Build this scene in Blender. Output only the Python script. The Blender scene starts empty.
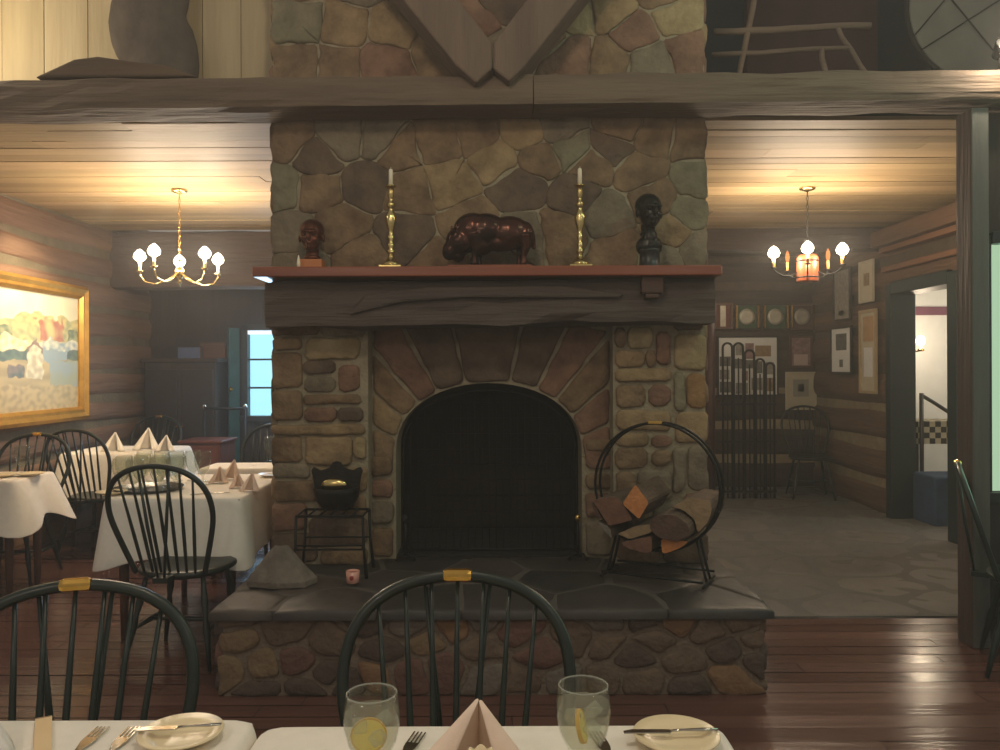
import bpy, bmesh, math, random
from mathutils import Vector, Matrix, noise
PI = math.pi
R = math.radians
sc = bpy.context.scene
COL = sc.collection

# ------------------------------------------------------------------ camera, world, lights, exposure
F = 800.0            # focal length in pixels of the 1000 x 750 frame
H = 1.43             # eye height
HY = 368.0           # horizon row
cam_d = bpy.data.cameras.new('camera')
cam = bpy.data.objects.new('camera', cam_d)
COL.objects.link(cam)
cam.location = (0, 0, H)
cam.rotation_euler = (R(90), 0, 0)
cam.rotation_euler = (Matrix.Rotation(R(90), 3, 'X') @ Matrix.Rotation(R(-0.22), 3, 'Z')).to_euler()
cam_d.sensor_width = 36.0
cam_d.lens = 36.0 * F / 1000.0
cam_d.shift_y = (HY - 375.0) / 1000.0
cam_d.clip_start = 0.05
cam_d.clip_end = 60
sc.camera = cam

sc.view_settings.view_transform = 'Standard'
sc.view_settings.look = 'None'
sc.view_settings.gamma = 1.0
sc.view_settings.use_curve_mapping = False
sc.view_settings.exposure = 0.0
sc.cycles.transparent_max_bounces = 48

def srgb(h):
    h = h.lstrip('#')
    o = []
    for i in (0, 2, 4):
        v = int(h[i:i+2], 16) / 255.0
        o.append(v / 12.92 if v <= 0.04045 else ((v + 0.055) / 1.055) ** 2.4)
    return (o[0], o[1], o[2], 1.0)

world = bpy.data.worlds.new('room_air')
sc.world = world
world.use_nodes = True
bg = world.node_tree.nodes['Background']
bg.inputs[0].default_value = (1.0, 0.92, 0.83, 1)
bg.inputs[1].default_value = 0.25

def lamp(name, kind, loc, power, color, radius=0.05, aim=None, size=None, angle=None, blend=0.6):
    d = bpy.data.lights.new(name, kind)
    d.energy = power
    d.color = color
    if kind in ('POINT', 'SPOT'):
        d.shadow_soft_size = radius
    if kind == 'AREA':
        d.shape = 'RECTANGLE'; d.size = size[0]; d.size_y = size[1]
    if kind == 'SPOT':
        d.spot_size = R(angle); d.spot_blend = blend
    o = bpy.data.objects.new(name, d)
    COL.objects.link(o)
    o.location = loc
    if aim is not None:
        o.rotation_euler = (Vector(aim) - Vector(loc)).to_track_quat('-Z', 'Y').to_euler()
    return o

WARM = (1.0, 0.80, 0.58)
# lamps of the dining room behind and above the viewer
lamp('room_lamp', 'POINT', (-1.6, -0.6, 2.9), 52, (1.0, 0.84, 0.66), 0.15)
lamp('room_lamp', 'POINT', (1.9, -0.4, 3.1), 36, (1.0, 0.86, 0.70), 0.15)
lamp('room_lamp', 'POINT', (-0.25, 1.75, 3.35), 52, (1.0, 0.86, 0.64), 0.12)
lamp('loft_lamp', 'POINT', (-3.1, 3.95, 3.25), 30, (1.0, 0.84, 0.60), 0.05)
lamp('picture_spot', 'SPOT', (-2.85, 5.9, 2.68), 150, (1.0, 0.80, 0.50), 0.04, aim=(-3.7, 6.2, 1.75), angle=75, blend=0.9)
lamp('window_daylight', 'AREA', (-2.2, 8.2, 1.45), 20, (0.45, 0.72, 1.0), aim=(-2.0, 4.0, 0.9), size=(0.7, 0.95))
lamp('side_window_daylight', 'AREA', (2.9, 4.02, 1.45), 7, (0.45, 1.0, 0.66), aim=(2.3, 0, 2.0), size=(0.65, 1.25))
lamp('green_fill', 'AREA', (2.4, 2.2, 3.9), 13, (0.62, 1.0, 0.72), aim=(0.9, 4.6, 2.3), size=(0.8, 0.5))  # unseen green light added to tint the stones and loft on the right
lamp('hall_lamp', 'POINT', (4.9, 7.2, 2.0), 26, (1.0, 0.90, 0.76), 0.1)
lamp('back_room_lamp', 'POINT', (2.6, 8.6, 2.25), 6, (1.0, 0.84, 0.62), 0.12)

# ------------------------------------------------------------------ pixel helper: where a picture point lies at depth d
def P(px, py, d):
    return Vector(((px - 500.0) * d / F, d, H - (py - HY) * d / F))
def X(px, d): return (px - 500.0) * d / F
def Z(py, d): return H - (py - HY) * d / F

# ------------------------------------------------------------------ materials
MATS = {}
def mat(name, c1, c2=None, rough=0.6, metal=0.0, scale=8.0, stretch=(1, 1, 1), bump=0.0, bscale=None,
        spec=0.5, emit=None, estr=0.0, trans=0.0, ior=1.45, coat=0.0, detail=4.0, contrast=0.25, rvar=0.0):
    if name in MATS: return MATS[name]
    m = bpy.data.materials.new(name); m.use_nodes = True
    nt = m.node_tree; N = nt.nodes; L = nt.links
    b = N['Principled BSDF']
    A = srgb(c1) if isinstance(c1, str) else c1
    B = srgb(c2) if c2 else A
    b.inputs['Roughness'].default_value = rough
    b.inputs['Metallic'].default_value = metal
    b.inputs['Specular IOR Level'].default_value = spec
    b.inputs['IOR'].default_value = ior
    b.inputs['Transmission Weight'].default_value = trans
    b.inputs['Coat Weight'].default_value = coat
    if emit:
        b.inputs['Emission Color'].default_value = srgb(emit)
        b.inputs['Emission Strength'].default_value = estr
    tc = N.new('ShaderNodeTexCoord'); mp = N.new('ShaderNodeMapping')
    mp.inputs['Scale'].default_value = stretch
    L.new(tc.outputs['Object'], mp.inputs['Vector'])
    nz = N.new('ShaderNodeTexNoise'); nz.inputs['Scale'].default_value = scale
    nz.inputs['Detail'].default_value = detail; nz.inputs['Roughness'].default_value = 0.6
    L.new(mp.outputs['Vector'], nz.inputs['Vector'])
    rp = N.new('ShaderNodeValToRGB')
    rp.color_ramp.elements[0].position = 0.5 - contrast; rp.color_ramp.elements[0].color = A
    rp.color_ramp.elements[1].position = 0.5 + contrast; rp.color_ramp.elements[1].color = B
    L.new(nz.outputs['Fac'], rp.inputs['Fac']); L.new(rp.outputs['Color'], b.inputs['Base Color'])
    if rvar:
        mr = N.new('ShaderNodeMapRange'); mr.inputs['To Min'].default_value = max(0, rough - rvar); mr.inputs['To Max'].default_value = rough + rvar
        L.new(nz.outputs['Fac'], mr.inputs['Value']); L.new(mr.outputs['Result'], b.inputs['Roughness'])
    if bump:
        n2 = N.new('ShaderNodeTexNoise'); n2.inputs['Scale'].default_value = bscale or scale * 3
        n2.inputs['Detail'].default_value = 6; L.new(mp.outputs['Vector'], n2.inputs['Vector'])
        bp = N.new('ShaderNodeBump'); bp.inputs['Strength'].default_value = bump; bp.inputs['Distance'].default_value = 0.02
        L.new(n2.outputs['Fac'], bp.inputs['Height']); L.new(bp.outputs['Normal'], b.inputs['Normal'])
    MATS[name] = m
    return m

def glow_mat(name, color, strength):
    m = bpy.data.materials.new(name); m.use_nodes = True
    nt = m.node_tree; N = nt.nodes; L = nt.links
    N.remove(N['Principled BSDF'])
    e = N.new('ShaderNodeEmission'); e.inputs[0].default_value = srgb(color); e.inputs[1].default_value = strength
    t = N.new('ShaderNodeBsdfTransparent'); a = N.new('ShaderNodeAddShader')
    L.new(e.outputs[0], a.inputs[0]); L.new(t.outputs[0], a.inputs[1])
    L.new(a.outputs[0], N['Material Output'].inputs['Surface'])
    m.cycles.emission_sampling = 'NONE'
    MATS[name] = m
    return m

def wood(name, a, b, rough=0.6, axis='x', bump=0.3, scale=6.0, **k):
    st = {'x': (0.12, 1.6, 1.6), 'y': (1.6, 0.12, 1.6), 'z': (1.6, 1.6, 0.12)}[axis]
    return mat(name, a, b, rough=rough, scale=scale, stretch=st, bump=bump, bscale=scale * 4, **k)

STONE = {}
for k, (a, b) in dict(brown=('5f4b38', '8a7256'), tan=('735f45', '9c8462'), grey=('655a4a', '857863'), red=('654a3c', '8a6a55'),
                      dark=('514237', '6e5c4a'), light=('82714f', 'a5926f'), green=('645d49', '857d64'), orange=('755638', '9a7850')).items():
    STONE[k] = mat('stone_' + k, a, b, rough=0.92, scale=7, bump=0.8, bscale=24, detail=8, contrast=0.16)
MORTAR = mat('mortar', '857963', 'a0957c', rough=0.95, scale=14, bump=0.6, bscale=50)
HSTONE = {}
for k, (a, b) in dict(brown=('55453a', '73604f'), tan=('665440', '836e54'), grey=('5a5149', '746a5e'), red=('583f38', '735549'),
                      dark=('453932', '5a4c43'), orange=('6d503a', '876a4e')).items():
    HSTONE[k] = mat('hearth_stone_' + k, a, b, rough=0.9, scale=9, bump=0.7, bscale=28, detail=6)
HMORTAR = mat('hearth_mortar', '6a5c4e', '7f7060', rough=0.95, scale=14, bump=0.6, bscale=50)
SLATE = [mat('slate_a', '35312f', '46413d', rough=0.55, scale=5, bump=0.25, bscale=12),
         mat('slate_b', '3d3632', '4c453f', rough=0.6, scale=5, bump=0.25, bscale=12),
         mat('slate_c', '2e2c2b', '3d3a37', rough=0.5, scale=5, bump=0.25, bscale=12)]
FLAG = [mat('flag_a', '5f5b57', '6d6965', rough=0.6, scale=4, bump=0.3, bscale=10),
        mat('flag_b', '5a5753', '686561', rough=0.62, scale=4, bump=0.3, bscale=10),
        mat('flag_c', '635e58', '716c66', rough=0.6, scale=4, bump=0.3, bscale=10)]
SOOT = mat('soot', '171513', '26221f', rough=0.95, scale=6, bump=0.4)
FLOORW = [wood('floorboard_a', '573c35', '68483f', 0.22, 'x', 0.08, rvar=0.05), wood('floorboard_b', '533831', '64443b', 0.19, 'x', 0.08, rvar=0.05),
          wood('floorboard_c', '5b3f38', '6d4b42', 0.24, 'x', 0.08, rvar=0.05)]
GROOVE = mat('groove', '1c1512', '241b17', rough=0.9)
CEILW = [wood('ceiling_board_a', 'a48a66', 'bfa47e', 0.6, 'x', 0.2), wood('ceiling_board_b', '96805f', 'b2996f', 0.6, 'x', 0.2),
         wood('ceiling_board_c', '85704f', 'a58c68', 0.6, 'x', 0.2)]
PLANKW = [wood('pale_plank_a', 'b8a47e', 'd6c49c', 0.6, 'z', 0.2), wood('pale_plank_b', 'a8946e', 'cab68c', 0.6, 'z', 0.2)]
BEAM = wood('beam_wood', '55463a', '74624f', 0.75, 'x', 0.6)
POSTSHADE = wood('post_wood_shaded', '46362f', '5f4c42', 0.75, 'z', 0.6)
POSTLIT = wood('post_wood_lit', '4a4a46', '62635c', 0.6, 'z', 0.4)
BRACE = wood('brace_wood', '54443a', '6f5c4c', 0.75, 'z', 0.5)
LINTEL = wood('lintel_wood', '403732', '5b4f47', 0.75, 'x', 0.7)
MANTELW = wood('mantel_wood', '70351f', '8c4a2e', 0.35, 'x', 0.1, coat=0.3)
LOG = wood('log_dark', '4a3527', '6d513b', 0.8, 'y', 0.7)
LOGX = wood('log_dark_x', '33261f', '4b3a2f', 0.8, 'x', 0.7)
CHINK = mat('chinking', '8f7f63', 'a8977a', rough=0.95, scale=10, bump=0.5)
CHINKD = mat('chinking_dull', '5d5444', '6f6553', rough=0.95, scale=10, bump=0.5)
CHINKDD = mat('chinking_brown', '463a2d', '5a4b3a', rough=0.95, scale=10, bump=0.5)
DARKW = wood('dark_panel', '241d19', '352b25', 0.7, 'z', 0.3)
DARKT = mat('dark_teal_paint', '131a1a', '1d2524', rough=0.5, scale=6)
TRIMR = wood('trim_red', '64422c', '805a40', 0.6, 'y', 0.3)
CHAIR = mat('chair_paint', '151d19', '1f2a24', rough=0.4, scale=10, coat=0.05)
CHAIRB = mat('chair_paint_brown', '2b211c', '3a2c24', rough=0.4, scale=10)
BRASS = mat('brass', 'c79a45', 'e0b765', rough=0.25, metal=1.0, scale=20)
BRASSA = mat('aged_brass', 'c2a566', 'deca8a', rough=0.24, metal=1.0, scale=20)
IRON = mat('wrought_iron', '1a1a19', '262523', rough=0.55, metal=0.6, scale=20, bump=0.2)
CASTI = mat('cast_iron', '20201e', '2d2c29', rough=0.5, metal=0.7, scale=20, bump=0.3)
STEEL = mat('polished_steel', 'b9b4a8', 'cfcabd', rough=0.18, metal=1.0)
COPPER = mat('copper_wood', '7a3a22', '96502f', rough=0.4, metal=0.3, scale=5, stretch=(1, 1, .2))
BRONZE = mat('bronze', '3f2014', '6b3824', rough=0.3, metal=0.75, scale=12)
BRONZED = mat('bronze_dark', '1c1c1a', '33302b', rough=0.28, metal=0.75, scale=12)
BLOCKW = wood('block_wood', 'a05a30', 'c07844', 0.5, 'x', 0.1)
CLOTH = mat('white_linen', 'e6dfd2', 'efe8dc', rough=0.85, scale=30, bump=0.08, bscale=300)
NAPK = mat('napkin_linen', 'e8cdb6', 'f0d8c4', rough=0.85, scale=30, bump=0.1, bscale=300)
CHINA = mat('cream_china', 'e6d3ac', 'ecdab6', rough=0.3, scale=4, spec=.4)
WAX = mat('ivory_wax', 'ddd2b6', 'e8dfc6', rough=0.5)
def clear_mat(name, tint, body, bodyfac, edge=.55, rough=.03):
    m = bpy.data.materials.new(name); m.use_nodes = True
    N = m.node_tree.nodes; L = m.node_tree.links; N.remove(N['Principled BSDF'])
    t = N.new('ShaderNodeBsdfTransparent'); t.inputs[0].default_value = srgb(tint)
    g = N.new('ShaderNodeBsdfGlossy'); g.inputs['Roughness'].default_value = rough
    d = N.new('ShaderNodeBsdfDiffuse'); d.inputs[0].default_value = srgb(body)
    tl = N.new('ShaderNodeBsdfTranslucent'); tl.inputs[0].default_value = srgb(body)
    dd = N.new('ShaderNodeMixShader'); dd.inputs[0].default_value = .5
    L.new(d.outputs[0], dd.inputs[1]); L.new(tl.outputs[0], dd.inputs[2])
    lw = N.new('ShaderNodeLayerWeight'); lw.inputs[0].default_value = .25
    pw = N.new('ShaderNodeMath'); pw.operation = 'POWER'; pw.inputs[1].default_value = 2.2; L.new(lw.outputs['Facing'], pw.inputs[0])
    mr = N.new('ShaderNodeMapRange'); mr.inputs['To Min'].default_value = .015; mr.inputs['To Max'].default_value = edge
    L.new(pw.outputs[0], mr.inputs['Value'])
    a = N.new('ShaderNodeMixShader'); a.inputs[0].default_value = bodyfac
    L.new(t.outputs[0], a.inputs[1]); L.new(dd.outputs[0], a.inputs[2])
    b = N.new('ShaderNodeMixShader'); L.new(mr.outputs[0], b.inputs[0]); L.new(a.outputs[0], b.inputs[1]); L.new(g.outputs[0], b.inputs[2])
    L.new(b.outputs[0], N['Material Output'].inputs['Surface'])
    return m
GLASS = clear_mat('clear_glass', 'f8f9f6', 'd8dad4', .02, .8)
GLASSRIM = clear_mat('glass_rim', 'f0f2ee', 'e0e2dc', .30, .7)
WATER = clear_mat('water', 'fafaf6', 'e8e6da', .17, .12)
ICE = clear_mat('ice', 'f6f8f6', 'eef0ec', .22, .2, .15)
LEMON = mat('lemon_flesh', 'ffe04a', 'ffec86', rough=0.5, scale=30)
RIND = mat('lemon_rind', 'e0ac20', 'e8b830', rough=0.5)
GOLD = mat('gilt_frame', 'b98a3e', 'd9ab58', rough=0.35, metal=0.7, scale=10)
TABLEW = wood('table_wood', '4a2f22', '5f3e2d', 0.5, 'x', 0.1)
REDW = wood('red_brown_wood', '4c2419', '66321f', 0.5, 'z', 0.1)
BARK = mat('bark', '4b3c30', '6b5847', rough=0.95, scale=12, stretch=(1, .3, 1), bump=0.9)
WOODEND = {k: mat('log_end_' + k, a, b, rough=0.85, scale=18, bump=0.4) for k, (a, b) in dict(
    orange=('a9683a', 'c98a55'), brown=('5d4033', '7d5a48'), grey=('5f5b55', '7a756c'), dark=('47342c', '5d473c'), tan=('7f6a50', '9c8566')).items()}
WHITEP = mat('white_mat_board', 'd8d6d0', 'e2e0da', rough=0.8)
CREAMP = mat('cream_mat_board', 'b5ab92', 'c3b9a0', rough=0.8)
PHOTOD = mat('photo_grey', '3e3d3a', '7a7770', rough=0.4, scale=30)
PHOTOM = mat('photo_mid', '6b655c', 'a19a8e', rough=0.4, scale=30)
PHOTOP = mat('photo_pinkish', '6a4a48', 'a58682', rough=0.4, scale=25)
PHOTOS = mat('photo_sepia', '705a3e', 'a88c66', rough=0.4, scale=20)
FRAMEB = mat('black_frame', '1a1614', '2a2420', rough=0.4)
FRAMEBR = wood('brown_frame', '4b2f20', '644330', 0.4, 'z', 0.1)
GREENFELT = mat('green_backing', '2f4630', '41593d', rough=0.9)
PLATEM = mat('pewter_plate', 'b3ab98', 'd0c9b6', rough=0.3, metal=0.3, scale=15)
WHITEWALL = mat('white_plaster', 'dcdcd6', 'e6e6e0', rough=0.9)
PURPLE = mat('mauve_paint', '6a4050', '7a4d5e', rough=0.8)
CHECKW = mat('check_cream', 'a89f86', 'b5ac94', rough=0.9)
CHECKB = mat('check_black', '22201e', '2a2826', rough=0.9)
BLUED = mat('dark_blue_cloth', '26374f', '31455f', rough=0.9)
DAY = mat('window_daylight_pane', '000000', None, rough=0.3, emit='a4e4f6', estr=1.35)
DAYW = mat('blind_rail_glow', '000000', None, rough=0.3, emit='eaf2ff', estr=1.3)
DAYM = mat('window_green_pane', '000000', None, rough=0.3, emit='bde0b8', estr=0.8)
BULB = glow_mat('lit_bulb', 'fff0d0', 12.0)
BULBD = glow_mat('faint_bulb', 'ff9a50', 0.6)
SCULPT = mat('dusty_brown_figure', '4a4038', '6a5e52', rough=0.8, scale=6, bump=0.4)
NETW = mat('grey_hide', '7a7468', '8f897c', rough=0.8, scale=4)
REDPANEL = mat('dull_red_panel', '3c2421', '4e302b', rough=0.8, scale=3)
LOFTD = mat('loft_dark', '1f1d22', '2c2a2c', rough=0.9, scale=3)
POLEW = wood('rustic_pole', '6b5648', '8a7260', 0.8, 'x', 0.5)

# ------------------------------------------------------------------ mesh builder
def frame_of(d):
    d = d.normalized()
    a = Vector((0, 0, 1)) if abs(d.z) < 0.9 else Vector((1, 0, 0))
    u = d.cross(a).normalized(); v = d.cross(u).normalized()
    return u, v

class MB:
    def __init__(s): s.v = []; s.f = []; s.m = []; s.sm = []
    def add(s, vs, fs, m=0, smooth=False):
        o = len(s.v); s.v += [tuple(x) for x in vs]
        for f in fs: s.f.append([o + i for i in f]); s.m.append(m); s.sm.append(smooth)
    def box(s, x0, x1, y0, y1, z0, z1, m=0, M=None):
        vs = [Vector((x, y, z)) for z in (z0, z1) for y in (y0, y1) for x in (x0, x1)]
        if M is not None: vs = [M @ v for v in vs]
        s.add(vs, [(0, 2, 3, 1), (4, 5, 7, 6), (0, 1, 5, 4), (2, 6, 7, 3), (0, 4, 6, 2), (1, 3, 7, 5)], m)
        return s
    def tube(s, pts, r, n=8, m=0, cap=True, closed=False, flat=1.0):
        pts = [Vector(p) for p in pts]; k = len(pts)
        rr = r if isinstance(r, (list, tuple)) else [r] * k
        rings = []; pu = None
        for i, p in enumerate(pts):
            if closed: d = pts[(i + 1) % k] - pts[i - 1]
            else: d = pts[min(i + 1, k - 1)] - pts[max(i - 1, 0)]
            if d.length < 1e-9: d = Vector((0, 0, 1))
            d.normalize()
            if pu is None: u, v = frame_of(d)
            else:
                u = (pu - d * pu.dot(d))
                if u.length < 1e-6: u, _ = frame_of(d)
                u.normalize(); v = d.cross(u)
            pu = u
            rings.append([p + (u * math.cos(2*PI*j/n) + v * math.sin(2*PI*j/n) * flat) * rr[i] for j in range(n)])
        vs = [q for r_ in rings for q in r_]; fs = []
        for i in range(k if closed else k - 1):
            a = i * n; b = ((i + 1) % k) * n
            for j in range(n): fs.append((a + j, a + (j+1) % n, b + (j+1) % n, b + j))
        if cap and not closed:
            fs.append(tuple(range(n))[::-1]); fs.append(tuple(range((k-1)*n, k*n)))
        s.add(vs, fs, m, True); return s
    def lathe(s, prof, c=(0, 0, 0), n=24, m=0, smooth=True, close=False):
        c = Vector(c); vs = []; fs = []; k = len(prof)
        for (r, z) in prof:
            for j in range(n):
                a = 2*PI*j/n; vs.append(c + Vector((r*math.cos(a), r*math.sin(a), z)))
        for i in range(k if close else k - 1):
            a = i*n; b = ((i+1) % k)*n
            for j in range(n): fs.append((a+j, a+(j+1) % n, b+(j+1) % n, b+j))
        if not close:
            if prof[0][0] > 1e-5: fs.append(tuple(range(n))[::-1])
            if prof[-1][0] > 1e-5: fs.append(tuple(range((k-1)*n, k*n)))
        s.add(vs, fs, m, smooth); return s
    def ell(s, c, r, m=0, n=14, k=8, M=None):
        c = Vector(c); vs = []; fs = []
        if not isinstance(r, (tuple, list)): r = (r, r, r)
        for i in range(k + 1):
            t = PI * i / k
            for j in range(n):
                a = 2*PI*j/n
                q = Vector((r[0]*math.sin(t)*math.cos(a), r[1]*math.sin(t)*math.sin(a), -r[2]*math.cos(t)))
                if M is not None: q = M @ q
                vs.append(c + q)
        for i in range(k):
            for j in range(n): fs.append((i*n+j, i*n+(j+1) % n, (i+1)*n+(j+1) % n, (i+1)*n+j))
        s.add(vs, fs, m, True); return s
    def prism(s, poly, a, b, m=0, axis='y', smooth=False, mend=None):
        """poly in 2-D, extruded from a to b along axis (y: poly is x,z; z: x,y; x: y,z)"""
        def T(p, t):
            return {'y': (p[0], t, p[1]), 'z': (p[0], p[1], t), 'x': (t, p[0], p[1])}[axis]
        n = len(poly)
        vs = [T(p, a) for p in poly] + [T(p, b) for p in poly]
        s.add(vs, [(i, (i+1) % n, n+(i+1) % n, n+i) for i in range(n)], m, smooth)
        me = m if mend is None else mend
        s.add([T(p, a) for p in poly], [tuple(range(n))[::-1]], me)
        s.add([T(p, b) for p in poly], [tuple(range(n))], me)
        return s
    def build(s, name, mats, parent=None, bev=0, loc=None, rot=None, weld=True, solid=0, sub=0):
        me = bpy.data.meshes.new(name)
        me.from_pydata(s.v, [], s.f)
        for mm in (mats if isinstance(mats, (list, tuple)) else [mats]): me.materials.append(mm)
        me.polygons.foreach_set('material_index', s.m)
        me.polygons.foreach_set('use_smooth', s.sm)
        bm = bmesh.new(); bm.from_mesh(me)
        if weld: bmesh.ops.remove_doubles(bm, verts=bm.verts, dist=1e-5)
        bmesh.ops.recalc_face_normals(bm, faces=bm.faces)
        bm.to_mesh(me); bm.free()
        o = bpy.data.objects.new(name, me); COL.objects.link(o)
        if parent is not None: o.parent = parent
        if loc is not None: o.location = loc
        if rot is not None: o.rotation_euler = rot
        if solid:
            q = o.modifiers.new('solid', 'SOLIDIFY'); q.thickness = solid; q.offset = 0
        if bev:
            q = o.modifiers.new('bevel', 'BEVEL'); q.width = bev; q.segments = 2; q.limit_method = 'ANGLE'; q.angle_limit = R(40)
        if sub:
            q = o.modifiers.new('sub', 'SUBSURF'); q.levels = sub; q.render_levels = sub
        return o

def tag(o, label, cat, group=None, kind=None):
    o['label'] = label; o['category'] = cat
    if group: o['group'] = group
    if kind: o['kind'] = kind
    return o
def empty(name, loc=(0, 0, 0), rz=0):
    o = bpy.data.objects.new(name, None); COL.objects.link(o)
    o.location = loc; o.rotation_euler = (0, 0, rz); o.empty_display_size = 0.05
    return o
def struct(o):
    o['kind'] = 'structure'; return o
def kids(o): return [c for c in COL.objects if c.parent == o]
def copy_tree(o, parent=None):
    c = o.copy(); COL.objects.link(c)
    if parent is not None: c.parent = parent
    for ch in kids(o): copy_tree(ch, c)
    return c

def remesh(o, voxel, smooth=4):
    q = o.modifiers.new('union', 'REMESH'); q.mode = 'VOXEL'; q.voxel_size = voxel; q.use_smooth_shade = True
    if smooth:
        q = o.modifiers.new('soft', 'SMOOTH'); q.iterations = smooth; q.factor = 0.5
    return o

# ------------------------------------------------------------------ masonry
def clip(poly, a, b, c):
    """keep a*x+b*y<=c"""
    out = []
    for i in range(len(poly)):
        p, q = poly[i], poly[(i+1) % len(poly)]
        dp = a*p[0]+b*p[1]-c; dq = a*q[0]+b*q[1]-c
        if dp <= 0: out.append(p)
        if dp * dq < 0:
            t = dp / (dp - dq); out.append((p[0]+(q[0]-p[0])*t, p[1]+(q[1]-p[1])*t))
    return out
def voronoi(seeds, rect, gap, asp=1.0):
    x0, x1, y0, y1 = rect; out = []
    for i, s in enumerate(seeds):
        poly = [(x0, y0), (x1, y0), (x1, y1), (x0, y1)]
        for j, t in enumerate(seeds):
            if i == j or not poly: continue
            a = t[0]-s[0]; b = (t[1]-s[1])*asp*asp
            mx = (s[0]+t[0])/2; my = (s[1]+t[1])/2
            n = math.hypot(a, b)
            if n < 1e-9: continue
            a /= n; b /= n
            poly = clip(poly, a, b, a*mx+b*my-gap/2)
        if len(poly) >= 3: out.append((poly, s[2] if len(s) > 2 else None))
    return out
def area_c(poly):
    A = cx = cy = 0
    for i in range(len(poly)):
        p, q = poly[i], poly[(i+1) % len(poly)]
        w = p[0]*q[1]-q[0]*p[1]; A += w; cx += (p[0]+q[0])*w; cy += (p[1]+q[1])*w
    A /= 2
    return (A, cx/(6*A), cy/(6*A)) if abs(A) > 1e-9 else (0, poly[0][0], poly[0][1])
def rough_outline(poly, rnd, jit, rounds=2, seg=0.05):
    pts = []
    for i in range(len(poly)):
        p, q = poly[i], poly[(i+1) % len(poly)]
        L = math.hypot(q[0]-p[0], q[1]-p[1]); n = max(1, int(L/seg))
        for k in range(n):
            t = k/n
            j = jit if k else jit*0.5
            pts.append((p[0]+(q[0]-p[0])*t+rnd.uniform(-j, j), p[1]+(q[1]-p[1])*t+rnd.uniform(-j, j)))
    for _ in range(rounds):
        o = []
        for i in range(len(pts)):
            p, q = pts[i], pts[(i+1) % len(pts)]
            o.append((p[0]*.75+q[0]*.25, p[1]*.75+q[1]*.25)); o.append((p[0]*.25+q[0]*.75, p[1]*.25+q[1]*.75))
        pts = o
    return pts
def add_stone(mb, poly, T, h, mi, rnd, jit=0.006, rounds=2, seg=0.05, dome=0.5):
    """T(u,v,n) -> world point, n outwards"""
    A, cx, cy = area_c(poly)
    if abs(A) < 1e-4: return
    if A < 0: poly = poly[::-1]
    pts = rough_outline(poly, rnd, jit, rounds, seg)
    n = len(pts); rings = [(1.0, -0.02), (1.0, h*0.45), (0.955, h*0.8), (0.86, h), (0.5, h*(1+dome*.25))]
    off = rnd.uniform(0, 50); vs = []
    for sfac, z in rings:
        for p in pts:
            u = cx+(p[0]-cx)*sfac; v = cy+(p[1]-cy)*sfac
            zz = z
            if z > 0: zz += noise.noise(Vector((u*9+off, v*9, off)))*h*0.45
            vs.append(T(u, v, zz))
    vs.append(T(cx, cy, h*(1+dome*.3)))
    fs = []
    for i in range(len(rings)-1):
        for j in range(n): fs.append((i*n+j, i*n+(j+1) % n, (i+1)*n+(j+1) % n, (i+1)*n+j))
    b = (len(rings)-1)*n
    for j in range(n): fs.append((b+j, b+(j+1) % n, len(vs)-1))
    mb.add(vs, fs, mi, True)

def TF(y0):   # faces the viewer at depth y0
    return lambda u, v, n: (u, y0-n, v)

# ================================================================== ROOM
rnd = random.Random(7)
# floors
mb = MB(); y = -1.2; i = 0
while y < 9.7:
    w = 0.115
    x = -3.9 + rnd.uniform(-1, 0)
    while x < 4.6:
        L = rnd.uniform(1.4, 3.0)
        tilt = rnd.uniform(-0.0012, 0.0012)
        a, b = max(x, -3.9), min(x+L-0.004, 4.6)
        if b > a:
            z = rnd.uniform(-0.001, 0.001)
            if not (y > 4.5 and a > 1.15):
                if y > 4.5: b = min(b, 1.15)
                mb.add([(a, y, z-tilt), (b, y, z-tilt), (b, y+w-0.004, z+tilt), (a, y+w-0.004, z+tilt)], [(0, 1, 2, 3)], rnd.choice((0, 1, 1, 2)))
        x += L
    y += w; i += 1
mb.box(-3.9, 4.6, -1.2, 9.7, -0.12, -0.006, 3)
struct(mb.build('floor', FLOORW + [GROOVE], weld=False))
mb = MB()
seeds = []
yy = 4.75
while yy < 9.9:
    xx = 1.2 + rnd.uniform(0, .4)
    while xx < 6.6:
        seeds.append((xx+rnd.uniform(-.12, .12), yy+rnd.uniform(-.12, .12), rnd.randint(0, 2))); xx += rnd.uniform(.45, .75)
    yy += .5
for poly, c in voronoi(seeds, (1.15, 6.6, 4.56, 9.8), 0.018):
    add_stone(mb, poly, lambda u, v, n: (u, v, n), 0.009, c, rnd, 0.004, 1, 0.2, 0)
mb.box(1.15, 6.6, 4.56, 9.8, -0.05, 0.008, 3)
struct(mb.build('floor_stone', FLAG + [mat('flag_joint', '5a5753', '66635f', rough=0.95)], weld=False))

# ceilings of boards
def ceiling(name, x0, x1, y0, y1, z, mats, seed):
    r = random.Random(seed); mb = MB(); y = y0
    while y < y1-0.01:
        w = min(r.choice((0.12, 0.14, 0.17, 0.2)), y1-y)
        x = x0+r.uniform(-2, 0)
        while x < x1:
            L = r.uniform(2.4, 4.2); a, b = max(x, x0), min(x+L-.003, x1)
            if b > a: mb.box(a, b, y+.002, y+w-.003, z+r.uniform(0, .006), z+.03, r.randint(0, len(mats)-1))
            x += L
        y += w
    mb.box(x0, x1, y0, y1, z+.028, z+.1, len(mats))
    return struct(mb.build(name, list(mats)+[GROOVE], weld=False))
ceiling('ceiling', -3.85, -1.0, 4.3, 7.62, 2.75, CEILW, 3)
ceiling('ceiling', 1.0, 3.9, 4.3, 7.62, 2.75, CEILW, 5)
ceiling('ceiling', -3.85, 0.3, 7.82, 9.0, 2.42, [LOGX], 6)
ceiling('ceiling', 0.3, 3.95, 7.82, 9.7, 2.78, [LOGX], 8)

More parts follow.
